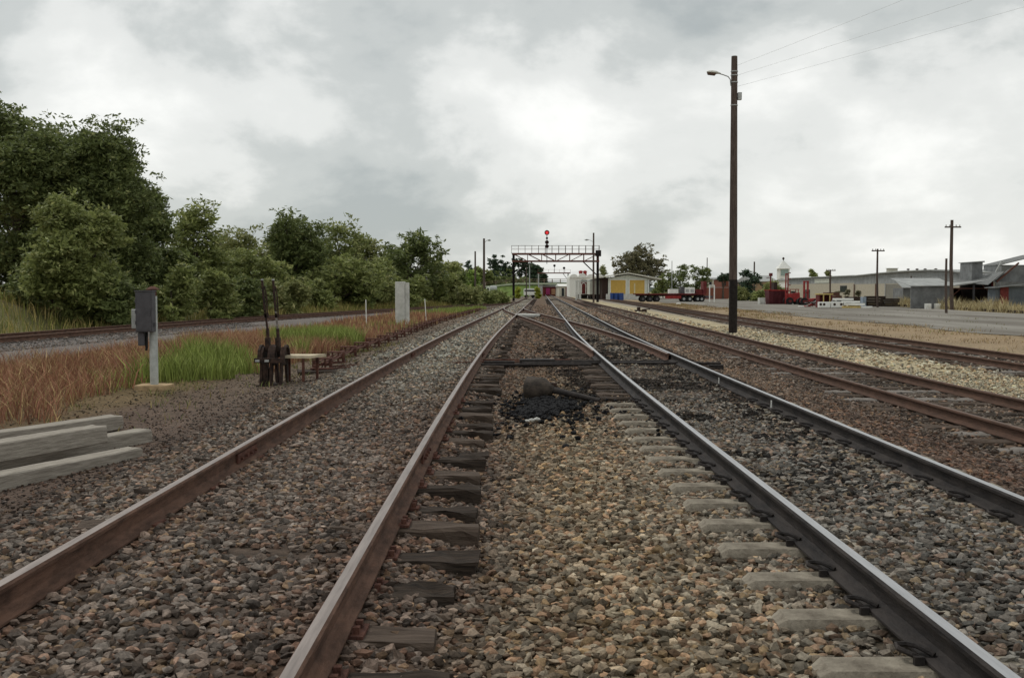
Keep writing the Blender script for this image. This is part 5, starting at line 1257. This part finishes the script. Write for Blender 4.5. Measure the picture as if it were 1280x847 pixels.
# brick yard walls and beige building
Y = 205; a, b_ = U(884, 0, Y).x, U(914, 0, Y).x
t = thing('brick_wall', 'dark red brick yard wall with pale coping left of the lamp pole', 'wall', ((a + b_) / 2, Y, -.3)); k = MB(); k.box(a, b_, Y, Y + .4, -.35, U(0, 359.5, Y).z); k.build('wall', m_brick, t); k = MB(); k.box(a - .05, b_ + .05, Y - .06, Y + .46, U(0, 359.4, Y).z, U(0, 359, Y).z); k.build('coping', m_conc_lt, t)
simple_house('beige_building', 'beige block building above the brick wall, under the umbrella tree', 'building', 888, 905, 346.5, 240, 10, m_cream, m_roof, eave=348.5, ops=[(890, 893, 352, 357, m_glass, 'window'), (897, 900, 352, 357, m_glass, 'window')])
simple_house('brick_house', 'narrow reddish brick building directly left of the lamp pole', 'building', 906, 915, 347, 225, 9, m_brick, m_roof, eave=348.5, ops=[(909, 911, 352, 357, m_glass, 'window')])
simple_house('roofed_house', 'low tan brick building with a pale grey roof behind the red machines', 'building', 946, 976, 343.5, 215, 16, mat('tan_brick', (.30, .21, .13, 1), .9), m_roof, eave=351.5, ops=[(957, 960, 355, 360, m_glass, 'window')])
simple_house('white_shed', 'white walled shed with sloping pale roof between the turret and the warehouse', 'shed', 992, 1006, 347.5, 190, 10, m_white, m_roof, eave=350, ops=[(999, 1005, 357, 363, m_glass, 'window')])
# turret
Y = 240; xc = U(983.5, 0, Y).x; hw = 6.2 * Y / F; zb_ = U(0, 345.5, Y).z; zm = U(0, 336, Y).z; za_ = U(0, 325, Y).z
t = thing('roof_turret', 'white turret with a pyramid roof and round finial above the red machines', 'turret', (xc, Y, -.3))
k = MB(); k.box(xc - hw, xc + hw, Y - hw, Y + hw, -.35, zm); k.build('drum_wall', m_white, t)
k = MB(); b0 = [(xc - hw * 1.35, Y - hw * 1.35, zm + .005), (xc + hw * 1.35, Y - hw * 1.35, zm + .005), (xc + hw * 1.35, Y + hw * 1.35, zm + .005), (xc - hw * 1.35, Y + hw * 1.35, zm + .005)]
k.add(b0 + [(xc, Y, za_)], [(0, 1, 4), (1, 2, 4), (2, 3, 4), (3, 0, 4), (3, 2, 1, 0)]); k.build('pyramid_roof', m_white, t)
k = MB(); zf = U(0, 323, Y).z; k.tube([(xc, Y, za_ - .2), (xc, Y, zf - .3), (xc, Y, zf), (xc, Y, zf + .3)], [.08, .12, .33, .1], 10); k.build('finial', m_iron, t)
k = MB(); zt2, zb2 = U(0, 337, Y).z, U(0, 344.5, Y).z
k.box(xc - hw * .75, xc + hw * .75, Y - hw - .09, Y - hw - .004, zb2, zt2); k.build('window', mat('pale_green_glass', (.30, .38, .36, 1), .3), t)

# red skip and machines
Y = 128.0
def X_(p_): return U(p_, 0, Y).x
def Z_(p_): return U(0, p_, Y).z
t = thing('skip', 'dark red steel skip with an open top, left of the forklifts', 'skip', (X_(975), Y, -.3)); k = MB()
k.hexa([(X_(964), Y - .9, -.3), (X_(986), Y - .9, -.3), (X_(986), Y + .9, -.3), (X_(964), Y + .9, -.3), (X_(963), Y - 1.1, Z_(363)), (X_(986.5), Y - 1.1, Z_(363)), (X_(986.5), Y + 1.1, Z_(363)), (X_(963), Y + 1.1, Z_(363))]); k.build('body', mat('skip_red', (.085, .022, .026, 1), .7, 0, .3, 1.5), t)
k = MB(); k.box(X_(963) - .05, X_(986.5) + .05, Y - 1.18, Y - 1.105, Z_(363.4), Z_(362)); k.box(X_(963) - .05, X_(986.5) + .05, Y + 1.105, Y + 1.18, Z_(363.4), Z_(362)); k.build('rim', m_red, t)
k = MB()
for p_ in (967, 972, 977, 982): k.box(X_(p_) - .05, X_(p_) + .05, Y - 1.16, Y - 1.07, -.2, Z_(363.5))
k.build('rib', mat('skip_red', (.085, .022, .026, 1)), t)
k = MB(); k.box(X_(953), X_(960), Y - .5, Y + .5, -.3, Z_(372)); k.box(X_(953) + .1, X_(960) - .1, Y - .55, Y - .502, -.1, Z_(373)); tag(k.build('concrete_bin', m_conc_lt), 'pale block left of the red skip', 'block')
k = MB(); k.box(X_(970.6), X_(972), Y + 1.3, Y + 1.5, -.3, Z_(345)); k.box(X_(969.5), X_(973.3), Y + 1.2, Y + 1.6, Z_(345), Z_(341)); k.box(X_(966), X_(970.5), Y + 1.33, Y + 1.45, Z_(347.2), Z_(346.4)); tag(k.build('yard_post', m_darkred), 'dark red post with a knob top behind the skip', 'post')
def forklift(label, pm0, pm1, ptop, pb0, pb1, pbt, Y, ladder=False, cabin=True):
    X_ = lambda p_: U(p_, 0, Y).x; Z_ = lambda p_: U(0, p_, Y).z; g = -.3
    t = thing('forklift', label, 'forklift', (X_((pb0 + pb1) / 2), Y, g))
    k = MB(); w = (X_(pm1) - X_(pm0))
    for x_ in (X_(pm0), X_(pm1) - w * .28): k.box(x_, x_ + w * .28, Y - .55, Y - .3, g + .1, Z_(ptop))
    for z_ in (g + .5, (g + Z_(ptop)) / 2, Z_(ptop) - .15): k.box(X_(pm0) + w * .28, X_(pm1) - w * .28, Y - .5, Y - .35, z_, z_ + .12)
    k.build('mast', m_red, t)
    if ladder:
        k = MB()
        for i in range(5): k.box(X_(pm1) + .003, X_(pm1) + .28, Y - .5, Y - .35, .6 + i * .75, .7 + i * .75)
        k.build('step', m_darkred, t)
    k = MB(); x0, x1 = X_(pb0), X_(pb1)
    k.hexa([(x0, Y - .7, g + .35), (x1, Y - .7, g + .35), (x1, Y + .7, g + .35), (x0, Y + .7, g + .35), (x0 + .05, Y - .65, Z_(pbt + 4)), (x1 - .1, Y - .65, Z_(pbt + 2.5)), (x1 - .1, Y + .65, Z_(pbt + 2.5)), (x0 + .05, Y + .65, Z_(pbt + 4))]); k.build('body', m_red, t, bevel=.05)
    if cabin:
        k = MB(); xm = (x0 + x1) / 2
        for xx in (xm - .5, xm + .5):
            for yo in (-.55, .55): k.box(xx - .04, xx + .04, Y + yo - .04, Y + yo + .04, Z_(pbt + 3.5), Z_(pbt - 1))
        k.box(xm - .6, xm + .6, Y - .62, Y + .62, Z_(pbt - 1), Z_(pbt - 1.8)); k.build('overhead_guard', m_red, t)
        k = MB(); k.box(xm - .25, xm + .2, Y - .3, Y + .3, Z_(pbt + 3), Z_(pbt + 1)); k.build('seat', m_black, t)
    for f_, r_ in ((.12, .45), (.85, .38)):
        x_ = x0 + (x1 - x0) * f_
        for yo in (-.85, .55): k = MB(); k.tube([(x_, Y + yo, g + r_), (x_, Y + yo + .3, g + r_)], r_, 16); ww = k.build('wheel', m_black, t); k = MB(); k.tube([(x_, Y + yo - .02, g + r_), (x_, Y + yo - .003, g + r_)], r_ * .45, 10); k.build('rim', m_darkred, ww)
    return t
forklift('red forklift with the tallest mast, standing right against the skip', 985.3, 989, 341.5, 988.5, 1004, 363, 125, ladder=True)
forklift('red forklift with a twin-rail mast, right of the tall-masted one', 1008, 1014.5, 351, 1006, 1026, 370, 119, cabin=False)
Y = 132
k = MB(); k.box(X_(981), X_(985), Y + 3.5, Y + 5, -.3, Z_(352.5)); k.box(X_(981.5), X_(984.5), Y + 3.44, Y + 3.496, Z_(360), Z_(354)); tag(k.build('machine_cabinet', m_iron), 'black upright cabinet left of the tall red mast', 'cabinet')
Y = 110
rj = random.Random(9); k = MB()
def junk(name, label, px0, px1, Yj, mats_, n=14, hmax=.5):
    rj = random.Random(px0); k = MB()
    for i in range(n):
        x_ = U(rj.uniform(px0, px1), 0, Yj).x; y_ = Yj + rj.uniform(-.6, .6); z_ = -.3 + rj.uniform(.02, hmax)
        d_ = Vector((rj.uniform(-1, 1), rj.uniform(-1, 1), rj.uniform(-.4, .4))) * rj.uniform(.25, .7)
        k.bar(Vector((x_, y_, z_)) - d_ / 2, Vector((x_, y_, z_)) + d_ / 2, rj.uniform(.05, .2), rj.uniform(.04, .15), rj.randrange(len(mats_)))
    return tag(k.build(name, mats_), label, 'scrap heap', kind='stuff')
junk('scrap_metal', 'tangled heap of scrap metal at the foot of the right forklift', 1012, 1029, 106, [m_darkred, m_galv, m_iron, m_red], 34, .7)
k = MB(); k.prism([(U(1002, 0, 107).x, 106.4), (U(1008, 0, 107).x, 106.0), (U(1014, 0, 107).x, 106.8), (U(1005, 0, 107).x, 107.6)], 'z', -.29, -.2); tag(k.build('white_sheet', m_white), 'flat white sheet on the yard before the forklifts', 'sheet')
# shell with yellow roof
Y = 101.0; g = -.3
t = thing('timber_crate', 'open fronted rusty crate with a yellow top, behind the white troughs', 'crate', (X_(1038), Y, g))
k = MB(); k.box(X_(1028.5), X_(1047), Y - .1, Y + 1.2, g + 1.33, g + 1.45); k.build('top', mat('faded_yellow', (.50, .38, .15, 1), .8), t)
k = MB(); k.box(X_(1029.3), X_(1046), Y + 1.0, Y + 1.1, g, g + 1.325); k.box(X_(1029.3), X_(1029.3) + .1, Y, Y + .99, g, g + 1.325); k.box(X_(1046) - .1, X_(1046), Y, Y + .99, g, g + 1.325); k.build('side', m_darkred, t)
k = MB(); 
for p_ in (1035, 1043): k.box(X_(p_) - .05, X_(p_) + .05, Y - .05, Y + .05, g, g + 1.325)
k.build('post', mat('faded_yellow', (.5, .38, .15, 1)), t)
Y = 99.2
for i, (p0, p1) in enumerate(((1029.5, 1044), (1044.6, 1060))):
    t = thing('concrete_trough', ('left white trough with round holes along its side, by the scrap heap', 'right white trough with round holes, touching the white beams')[i], 'trough', (X_((p0 + p1) / 2), Y, g), 'white troughs in the yard')
    k = MB(); x0, x1 = X_(p0), X_(p1); k.box(x0, x1, Y, Y + .5, g + .05, g + .62); k.build('body', m_white, t, bevel=.04)
    for f_ in ((.15, .45), (.3, .85))[i]: xx = x0 + (x1 - x0) * f_; k = MB(); k.tube([(xx, Y - .012, g + .38), (xx, Y - .002, g + .38)], .13, 14); k.build('hole', m_iron, t)
BW = 'white and yellow beams piled in the yard'
for i, (p0, p1, z0_, z1_, yo, mm, lb) in enumerate([(1052, 1080, .32, .50, 1.0, m_galv, 'grey topped beam at the back of the pile'), (1050, 1076, .80, .98, .6, m_white, 'highest white beam of the pile'), (1060, 1083, .52, .72, .3, m_white, 'second highest white beam of the pile'), (1062, 1088, .28, .48, .0, m_white, 'middle white beam of the pile'), (1070, 1096, .0, .2, -.3, m_white, 'lowest white beam reaching farthest right'), (1050, 1075, .52, .78, .9, m_galv, 'grey beam under the highest white one'), (1057, 1080, .0, .22, -.6, mat('faded_yellow', (.5, .38, .15, 1)), 'yellow beam lying in front of the pile')]):
    k = MB(); x0, x1 = X_(p0), X_(p1); k.box(x0, x1, Y + yo, Y + yo + .28, g + z0_, g + z1_); k.box(x0 + .2, x0 + .35, Y + yo + .02, Y + yo + .26, g + max(0, z0_ - .1), g + z0_ - .002) if z0_ > .1 else None
    tag(k.build('beam', mm, bevel=.015), lb, 'beam', BW)
# faded yellow heap and dark timber row behind
Y = 108
for i, (p0, p1, pt, mm, lb) in enumerate([(1066, 1090, 371, m_iron, 'black timber stack behind the white beams'), (1090, 1112, 370, m_timber_dark, 'dark timber stack behind the small crossarm pole'), (1112, 1131, 373, m_timber_dark, 'low dark timber stack in front of the roller door'), (1040, 1056, 365.5, m_rust, 'rusty stack behind the yellow topped crate')]):
    t = thing('timber_stack', lb, 'timber stack', (X_((p0 + p1) / 2), Y, g), 'stacks along the warehouse wall'); zt = Z_(pt); nl_ = 4
    for j in range(nl_):
        k = MB(); z0_ = g + (zt - g) * j / nl_; sh = .15 * math.sin(j * 2.3 + i)
        for e_ in range(5): yo = e_ * .26; k.box(X_(p0) + sh, X_(p1) + sh - .1 * e_ * (j % 2), Y + yo, Y + yo + .23, z0_ + .03, z0_ + (zt - g) / nl_)
        k.build('layer', mm, t)
Y = 107; t = thing('packing_case', 'pale blue grey packing case against the dark timber stacks', 'case', (X_(1086), Y, g)); k = MB(); k.box(X_(1083.5), X_(1088), Y - .3, Y + .4, g, Z_(371)); k.build('case', mat('pale_blue', (.3, .36, .42, 1)), t); k = MB(); k.box(X_(1083.7), X_(1087.8), Y - .34, Y - .302, g + .4, g + .46); k.build('batten', m_galv, t)
Y = 109
for i, (px, pt, w) in enumerate(((1060, 361, 9), (1046, 363.5, 9), (1072, 363, 7))):
    treepx('dry_bush', ('tawny dry bush over the highest white beam', 'brown dry bush behind the yellow topped crate', 'small tawny bush over the black timber stack')[i], 'bush', px, pt, 112, w, L_gum, 170 + i, n=700, size=.12, base=0, shape='bush', nl=6, limbs=False, clump=.25)

# ------------------------------------------------------------------ long warehouse (facade parallel to the tracks)
XF = 48.0
def YW(px): return XF * F / (px - CX)
t = thing('warehouse', 'long beige and grey iron warehouse with roller door, behind the stored beams', 'warehouse', (XF, 130, -.3))
secs = [(990, 3.55), (1040, 3.5), (1067, 3.5)]
def zt_(px, py): return U(px, py, YW(px)).z
y0, y1 = YW(1067), YW(985)
k = MB(); k.box(XF, XF + 22, y0 + .01, y1, -.35, zt_(1067, 353.5)); k.build('wall', m_beige, t)
k = MB(); k.box(XF + .02, XF + 22, y0 + .01, y1, zt_(1067, 353.5) + .003, zt_(1067, 345)); k.build('upper_cladding', m_corrY, t)
k = MB(); k.box(XF - .3, XF + 22, y0 - .02, y1 + .3, zt_(1067, 345) + .003, zt_(1067, 345) + .14); k.build('roof', m_roof, t)
k = MB(); k.box(XF - .06, XF - .004, YW(1058), YW(1050), zt_(1054, 365), zt_(1054, 357)); k.build('window', m_glass, t)
k = MB(); k.box(XF - .06, XF - .004, YW(1004), YW(1012), -.2, 1.6); k.build('window', m_glass, t)
k = MB(); k.box(XF - .05, XF - .004, YW(1036), YW(1018), zt_(1027, 353.6), zt_(1027, 348)); k.build('sign_board', mat('faded_sign', (.5, .52, .46, 1), .8, 0, .15, 2), t)
# near part with low curved gable
yA, yB = YW(1207), YW(1067)
k = MB(); k.box(XF, XF + 22, yA, yB, -.35, zt_(1100, 354.5)); k.build('wall', m_beige, t)
pp = [(1067, 345.5), (1100, 342), (1130, 339.5), (1165, 338.2), (1185, 338.8), (1207, 341.5)]
zlow_ = zt_(1100, 354.5)
k = MB(); poly = [(YW(a_), zt_(a_, b__)) for a_, b__ in pp]; k.prism(poly + [(yA, zlow_ + .004), (yB, zlow_ + .004)], 'x', XF + .02, XF + 22); k.build('upper_cladding', m_corrY, t)
k = MB()
for i in range(len(poly) - 1):
    (ya, za1), (yb, zb1) = poly[i], poly[i + 1]
    k.hexa([(XF - .35, ya, za1 + .005), (XF - .35, yb, zb1 + .005), (XF + 22, yb, zb1 + .005), (XF + 22, ya, za1 + .005), (XF - .35, ya, za1 + .13), (XF - .35, yb, zb1 + .13), (XF + 22, yb, zb1 + .13), (XF + 22, ya, za1 + .13)])
k.build('roof', m_roof, t)
k = MB(); k.box(XF - .08, XF - .004, YW(1133.5), YW(1108), -.3, zlow_ - .08); k.build('roller_door', m_shut, t)
for p_ in (1068, 1095, 1107, 1135):
    k = MB(); k.box(XF - .14, XF - .084, YW(p_) - .12, YW(p_) + .12, -.3, zlow_); k.build('column', m_rust if p_ in (1068, 1095) else m_galv, t)
for i, px in enumerate((1129, 1140, 1150, 1163)):
    y_ = YW(px); z_ = zt_(px, 339.3); t2 = thing('roof_vent', 'small dark rotary vent on the warehouse ridge, ' + ('leftmost of four', 'second from the left of four', 'third from the left of four', 'rightmost of four')[i], 'roof vent', (XF + .5, y_, z_), 'vents on the warehouse roof')
    k = MB(); k.tube([(XF + .5, y_, z_), (XF + .5, y_, z_ + .2)], .06, 8); k.build('stem', m_iron, t2); k = MB(); k.tube([(XF + .5, y_, z_ + .18), (XF + .5, y_, z_ + .26), (XF + .5, y_, z_ + .36)], [.1, .22, .08], 10); k.build('cowl', m_iron, t2)
px = 1091; y_ = YW(px); z_ = zt_(px, 343); k = MB(); k.box(XF + 2, XF + 3.2, y_, y_ + .8, z_ - .1, zt_(px, 335.5)); k.box(XF + 1.9, XF + 3.3, y_ - .1, y_ + .9, zt_(px, 335.5) + .003, zt_(px, 335)); tag(k.build('roof_tank', m_cream), 'small beige box on the warehouse roof', 'roof box')

# ------------------------------------------------------------------ grey iron sheds on the right
Y = 96.0
t = thing('iron_shed', 'grey corrugated iron shed with an open dark bay on its right', 'shed', (X_(1195), Y, -.3))
xa_, xb_, xc_ = X_(1146), X_(1195), X_(1250); ze = Z_(356.8); zr = Z_(349)
k = MB(); k.box(xa_, xb_ - .01, Y, Y + .15, -.35, ze - .08); k.build('wall', m_corrX, t)
k = MB(); k.hexa([(xa_ - .25, Y - .3, ze - .05), (xb_ + .3, Y - .3, ze - .05), (X_(1215) , Y + 6, U(0, 348, Y + 6).z), (X_(1148), Y + 6, U(0, 348, Y + 6).z), (xa_ - .25, Y - .3, ze), (xb_ + .3, Y - .3, ze), (X_(1215), Y + 6, U(0, 347.5, Y + 6).z), (X_(1148), Y + 6, U(0, 347.5, Y + 6).z)]); k.build('roof', m_roof, t)
k = MB(); k.hexa([(xb_ + .302, Y - .4, ze - .07), (xc_ + .3, Y - .4, zr - .07), (xc_ + .3, Y + 7, zr - .07), (xb_ + .302, Y + 7, ze - .07), (xb_ + .302, Y - .4, ze + .05), (xc_ + .3, Y - .4, zr + .05), (xc_ + .3, Y + 7, zr + .05), (xb_ + .302, Y + 7, ze + .05)]); k.build('bay_roof', m_roof, t)
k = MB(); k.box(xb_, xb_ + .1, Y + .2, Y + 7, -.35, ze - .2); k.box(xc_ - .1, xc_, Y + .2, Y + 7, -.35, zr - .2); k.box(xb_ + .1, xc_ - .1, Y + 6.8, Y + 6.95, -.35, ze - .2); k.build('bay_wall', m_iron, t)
for x_, z_ in ((xb_ + .12, ze), (xc_ - .12, zr), ((xb_ + xc_) / 2 + .2, (ze + zr) / 2)):
    k = MB(); k.box(x_ - .08, x_ + .08, Y - .1, Y + .1, -.35, z_ - .16) ; k.build('post', m_darkred if x_ < xc_ - .2 and x_ < xb_ + .3 or x_ > xc_ - .3 else m_dgrey, t)
k = MB(); k.bar((xb_ + .2, Y, .9), (xb_ + 1.1, Y, ze - .25), .06); k.bar((xc_ - .2, Y, 1.1), (xc_ - 1.1, Y, zr - .5), .06); k.box(xb_ + .2, xc_ - .2, Y - .05, Y + .05, ze - .32, ze - .24); k.build('brace', m_rust, t)
Zt = lambda p_: U(0, p_, Y + 2.4).z; xt0, xt1 = U(1207.5, 0, Y + 5).x, U(1236, 0, Y + 2.4).x
k = MB(); k.box(xt0, xt1, Y + 2.4, Y + 5, ze, Zt(328)); tw = k.build('vent_tower', m_corrX, t)
k = MB(); k.hexa([(xt0 - .1, Y + 2.2, Zt(327.9)), (xt1 + .1, Y + 2.2, Zt(327.9)), (xt1 + .1, Y + 5.2, Zt(327.9)), (xt0 - .1, Y + 5.2, Zt(327.9)), (xt0 - .1, Y + 2.2, Zt(327.2)), (xt1 + .1, Y + 2.2, Zt(326)), (xt1 + .1, Y + 5.2, Zt(326)), (xt0 - .1, Y + 5.2, Zt(327.2))]); k.build('cap', m_roof, tw)
BD = 'blue drum in the open bay of the iron shed'
for i, px in enumerate((1235, 1241)):
    x_ = X_(px); yy_ = Y - .4; k = MB(); k.tube([(x_, yy_, -.32), (x_, yy_, .0), (x_, yy_, .02), (x_, yy_, .04), (x_, yy_, .5)], [.25, .25, .27, .25, .25], 14); tag(k.build('drum', m_blue), ('left blue drum at the front of the open shed bay', 'right blue drum at the front of the open shed bay')[i], 'drum', 'blue drums in the open bay')
for i, px in enumerate((1161, 1173)):
    k = MB(); x_ = X_(px); k.box(x_ - .25, x_ + .25, Y - 1.4, Y - 1.0, -.3, Z_(379)); k.box(x_ - .2, x_ + .2, Y - 1.45, Y - 1.402, -.1, Z_(380)); tag(k.build('white_bin', m_white), ('left pale bin in the tall grass before the grey shed', 'right pale bin in the tall grass before the grey shed')[i], 'bin', 'pale bins before the shed')
Y = 112
t = thing('low_shed', 'low pale roofed lean-to left of the grey corrugated shed', 'shed', (X_(1145), Y, -.3))
k = MB(); k.box(X_(1136), X_(1158), Y, Y + 3, -.35, Z_(360)); k.build('wall', m_corrX, t); k = MB(); k.hexa([(X_(1134), Y - .2, Z_(360) + .005), (X_(1160), Y - .2, Z_(360) + .005), (X_(1160), Y + 3, Z_(350)), (X_(1138), Y + 3, Z_(350)), (X_(1134), Y - .2, Z_(359.3)), (X_(1160), Y - .2, Z_(359.3)), (X_(1160), Y + 3, Z_(349.3)), (X_(1138), Y + 3, Z_(349.3))]); k.build('roof', m_roof, t)
m_roof_d = mat('dull_iron_roof', (.20, .205, .20, 1), .75, .1, .25, 1.2, .1, corr=('X', 4.0))
Y = 92.0
t = thing('iron_shed', 'blue grey iron shed with a dark red door at the right edge of the view', 'shed', (X_(1270), Y, -.3))
k = MB(); k.box(X_(1253), X_(1330), Y, Y + 1.5, -.35, Z_(358)); k.build('wall', mat('blue_grey_iron', (.13, .15, .17, 1), .6, .2, .2, 1.5, .1, corr=('X', 4.0)), t)
k = MB(); k.box(X_(1258.5), X_(1269), Y - .1, Y - .004, -.3, Z_(358.5)); k.build('door', m_darkred, t)
k = MB(); k.hexa([(X_(1249), Y - .5, Z_(360)), (X_(1332), Y - .5, Z_(352)), (X_(1332), Y + 1.6, Z_(352)), (X_(1249), Y + 1.6, Z_(360)), (X_(1249), Y - .5, Z_(359)), (X_(1332), Y - .5, Z_(351)), (X_(1332), Y + 1.6, Z_(351)), (X_(1249), Y + 1.6, Z_(359))]); k.build('awning', m_roof_d, t)
k = MB(); k.hexa([(X_(1250), Y + 1, Z_(356)), (X_(1270), Y + 1, Z_(340)), (X_(1300), Y + 9, Z_(340)), (X_(1252), Y + 9, Z_(352)), (X_(1250), Y + 1, Z_(355.2)), (X_(1270), Y + 1, Z_(339)), (X_(1300), Y + 9, Z_(339)), (X_(1252), Y + 9, Z_(351))]); k.prism([(X_(1262), Z_(352)), (X_(1330), Z_(352)), (X_(1330), Z_(330)), (X_(1280), Z_(336))], 'y', Y + 1.5, Y + 1.7, 1); k.build('roof', [m_roof_d, m_corrX], t)
k = MB(); k.bar((X_(1262), Y + 1.2, Z_(352)), (X_(1290), Y + 1.2, Z_(328)), .14); k.build('barge_board', m_rust, t)
Y = 104.0
t = thing('grain_bin', 'grey iron bin tower with a sloping roof rising at the right edge', 'bin tower', (X_(1275), Y, -.3))
k = MB(); k.box(X_(1260), X_(1310), Y, Y + 4, -.35, Z_(331)); k.build('wall', m_corrX, t)
k = MB(); k.hexa([(X_(1259), Y - .2, Z_(331)), (X_(1312), Y - .2, Z_(318)), (X_(1312), Y + 4.2, Z_(318)), (X_(1259), Y + 4.2, Z_(331)), (X_(1259), Y - .2, Z_(330)), (X_(1312), Y - .2, Z_(317)), (X_(1312), Y + 4.2, Z_(317)), (X_(1259), Y + 4.2, Z_(330))]); k.build('roof', m_roof_d, t)
k = MB(); k.tube([(X_(1249), Y - .4, Z_(342)), (X_(1257), Y - .4, Z_(327)), (X_(1262), Y - .4, Z_(329))], .07, 8); k.build('spout_pipe', m_galv, t, smooth=True)

# low dark kerb rail along the far side of the yard
k = MB(); pts = [(36.9 + np.interp(y_, [10, 60, 110, 236], [0, 0, 6, 10]), y_) for y_ in np.arange(62, 112, 4.0)]
for (x0, y0), (x1, y1) in zip(pts[:-1], pts[1:]): k.bar((x0, y0, -.2), (x1, y1, -.2), .18, .24)
tag(k.build('kerb_log', m_timber_dark), 'long dark kerb log between the yard and the tall straw grass', 'kerb')
# small dark point lever by the siding
q = GP(801, 388.5, -.2); k = MB(); k.box(q[0] - .45, q[0] + .45, q[1] - .3, q[1] + .3, -.3, -.12); k.box(q[0] - .3, q[0] - .05, q[1] - .15, q[1] + .15, -.118, .12); k.bar((q[0] + .1, q[1], -.1), (q[0] + .75, q[1], -.05), .08)
tag(k.build('point_lever', m_iron), 'small black hand lever box on the ground between the sidings, before the trailer', 'point lever')
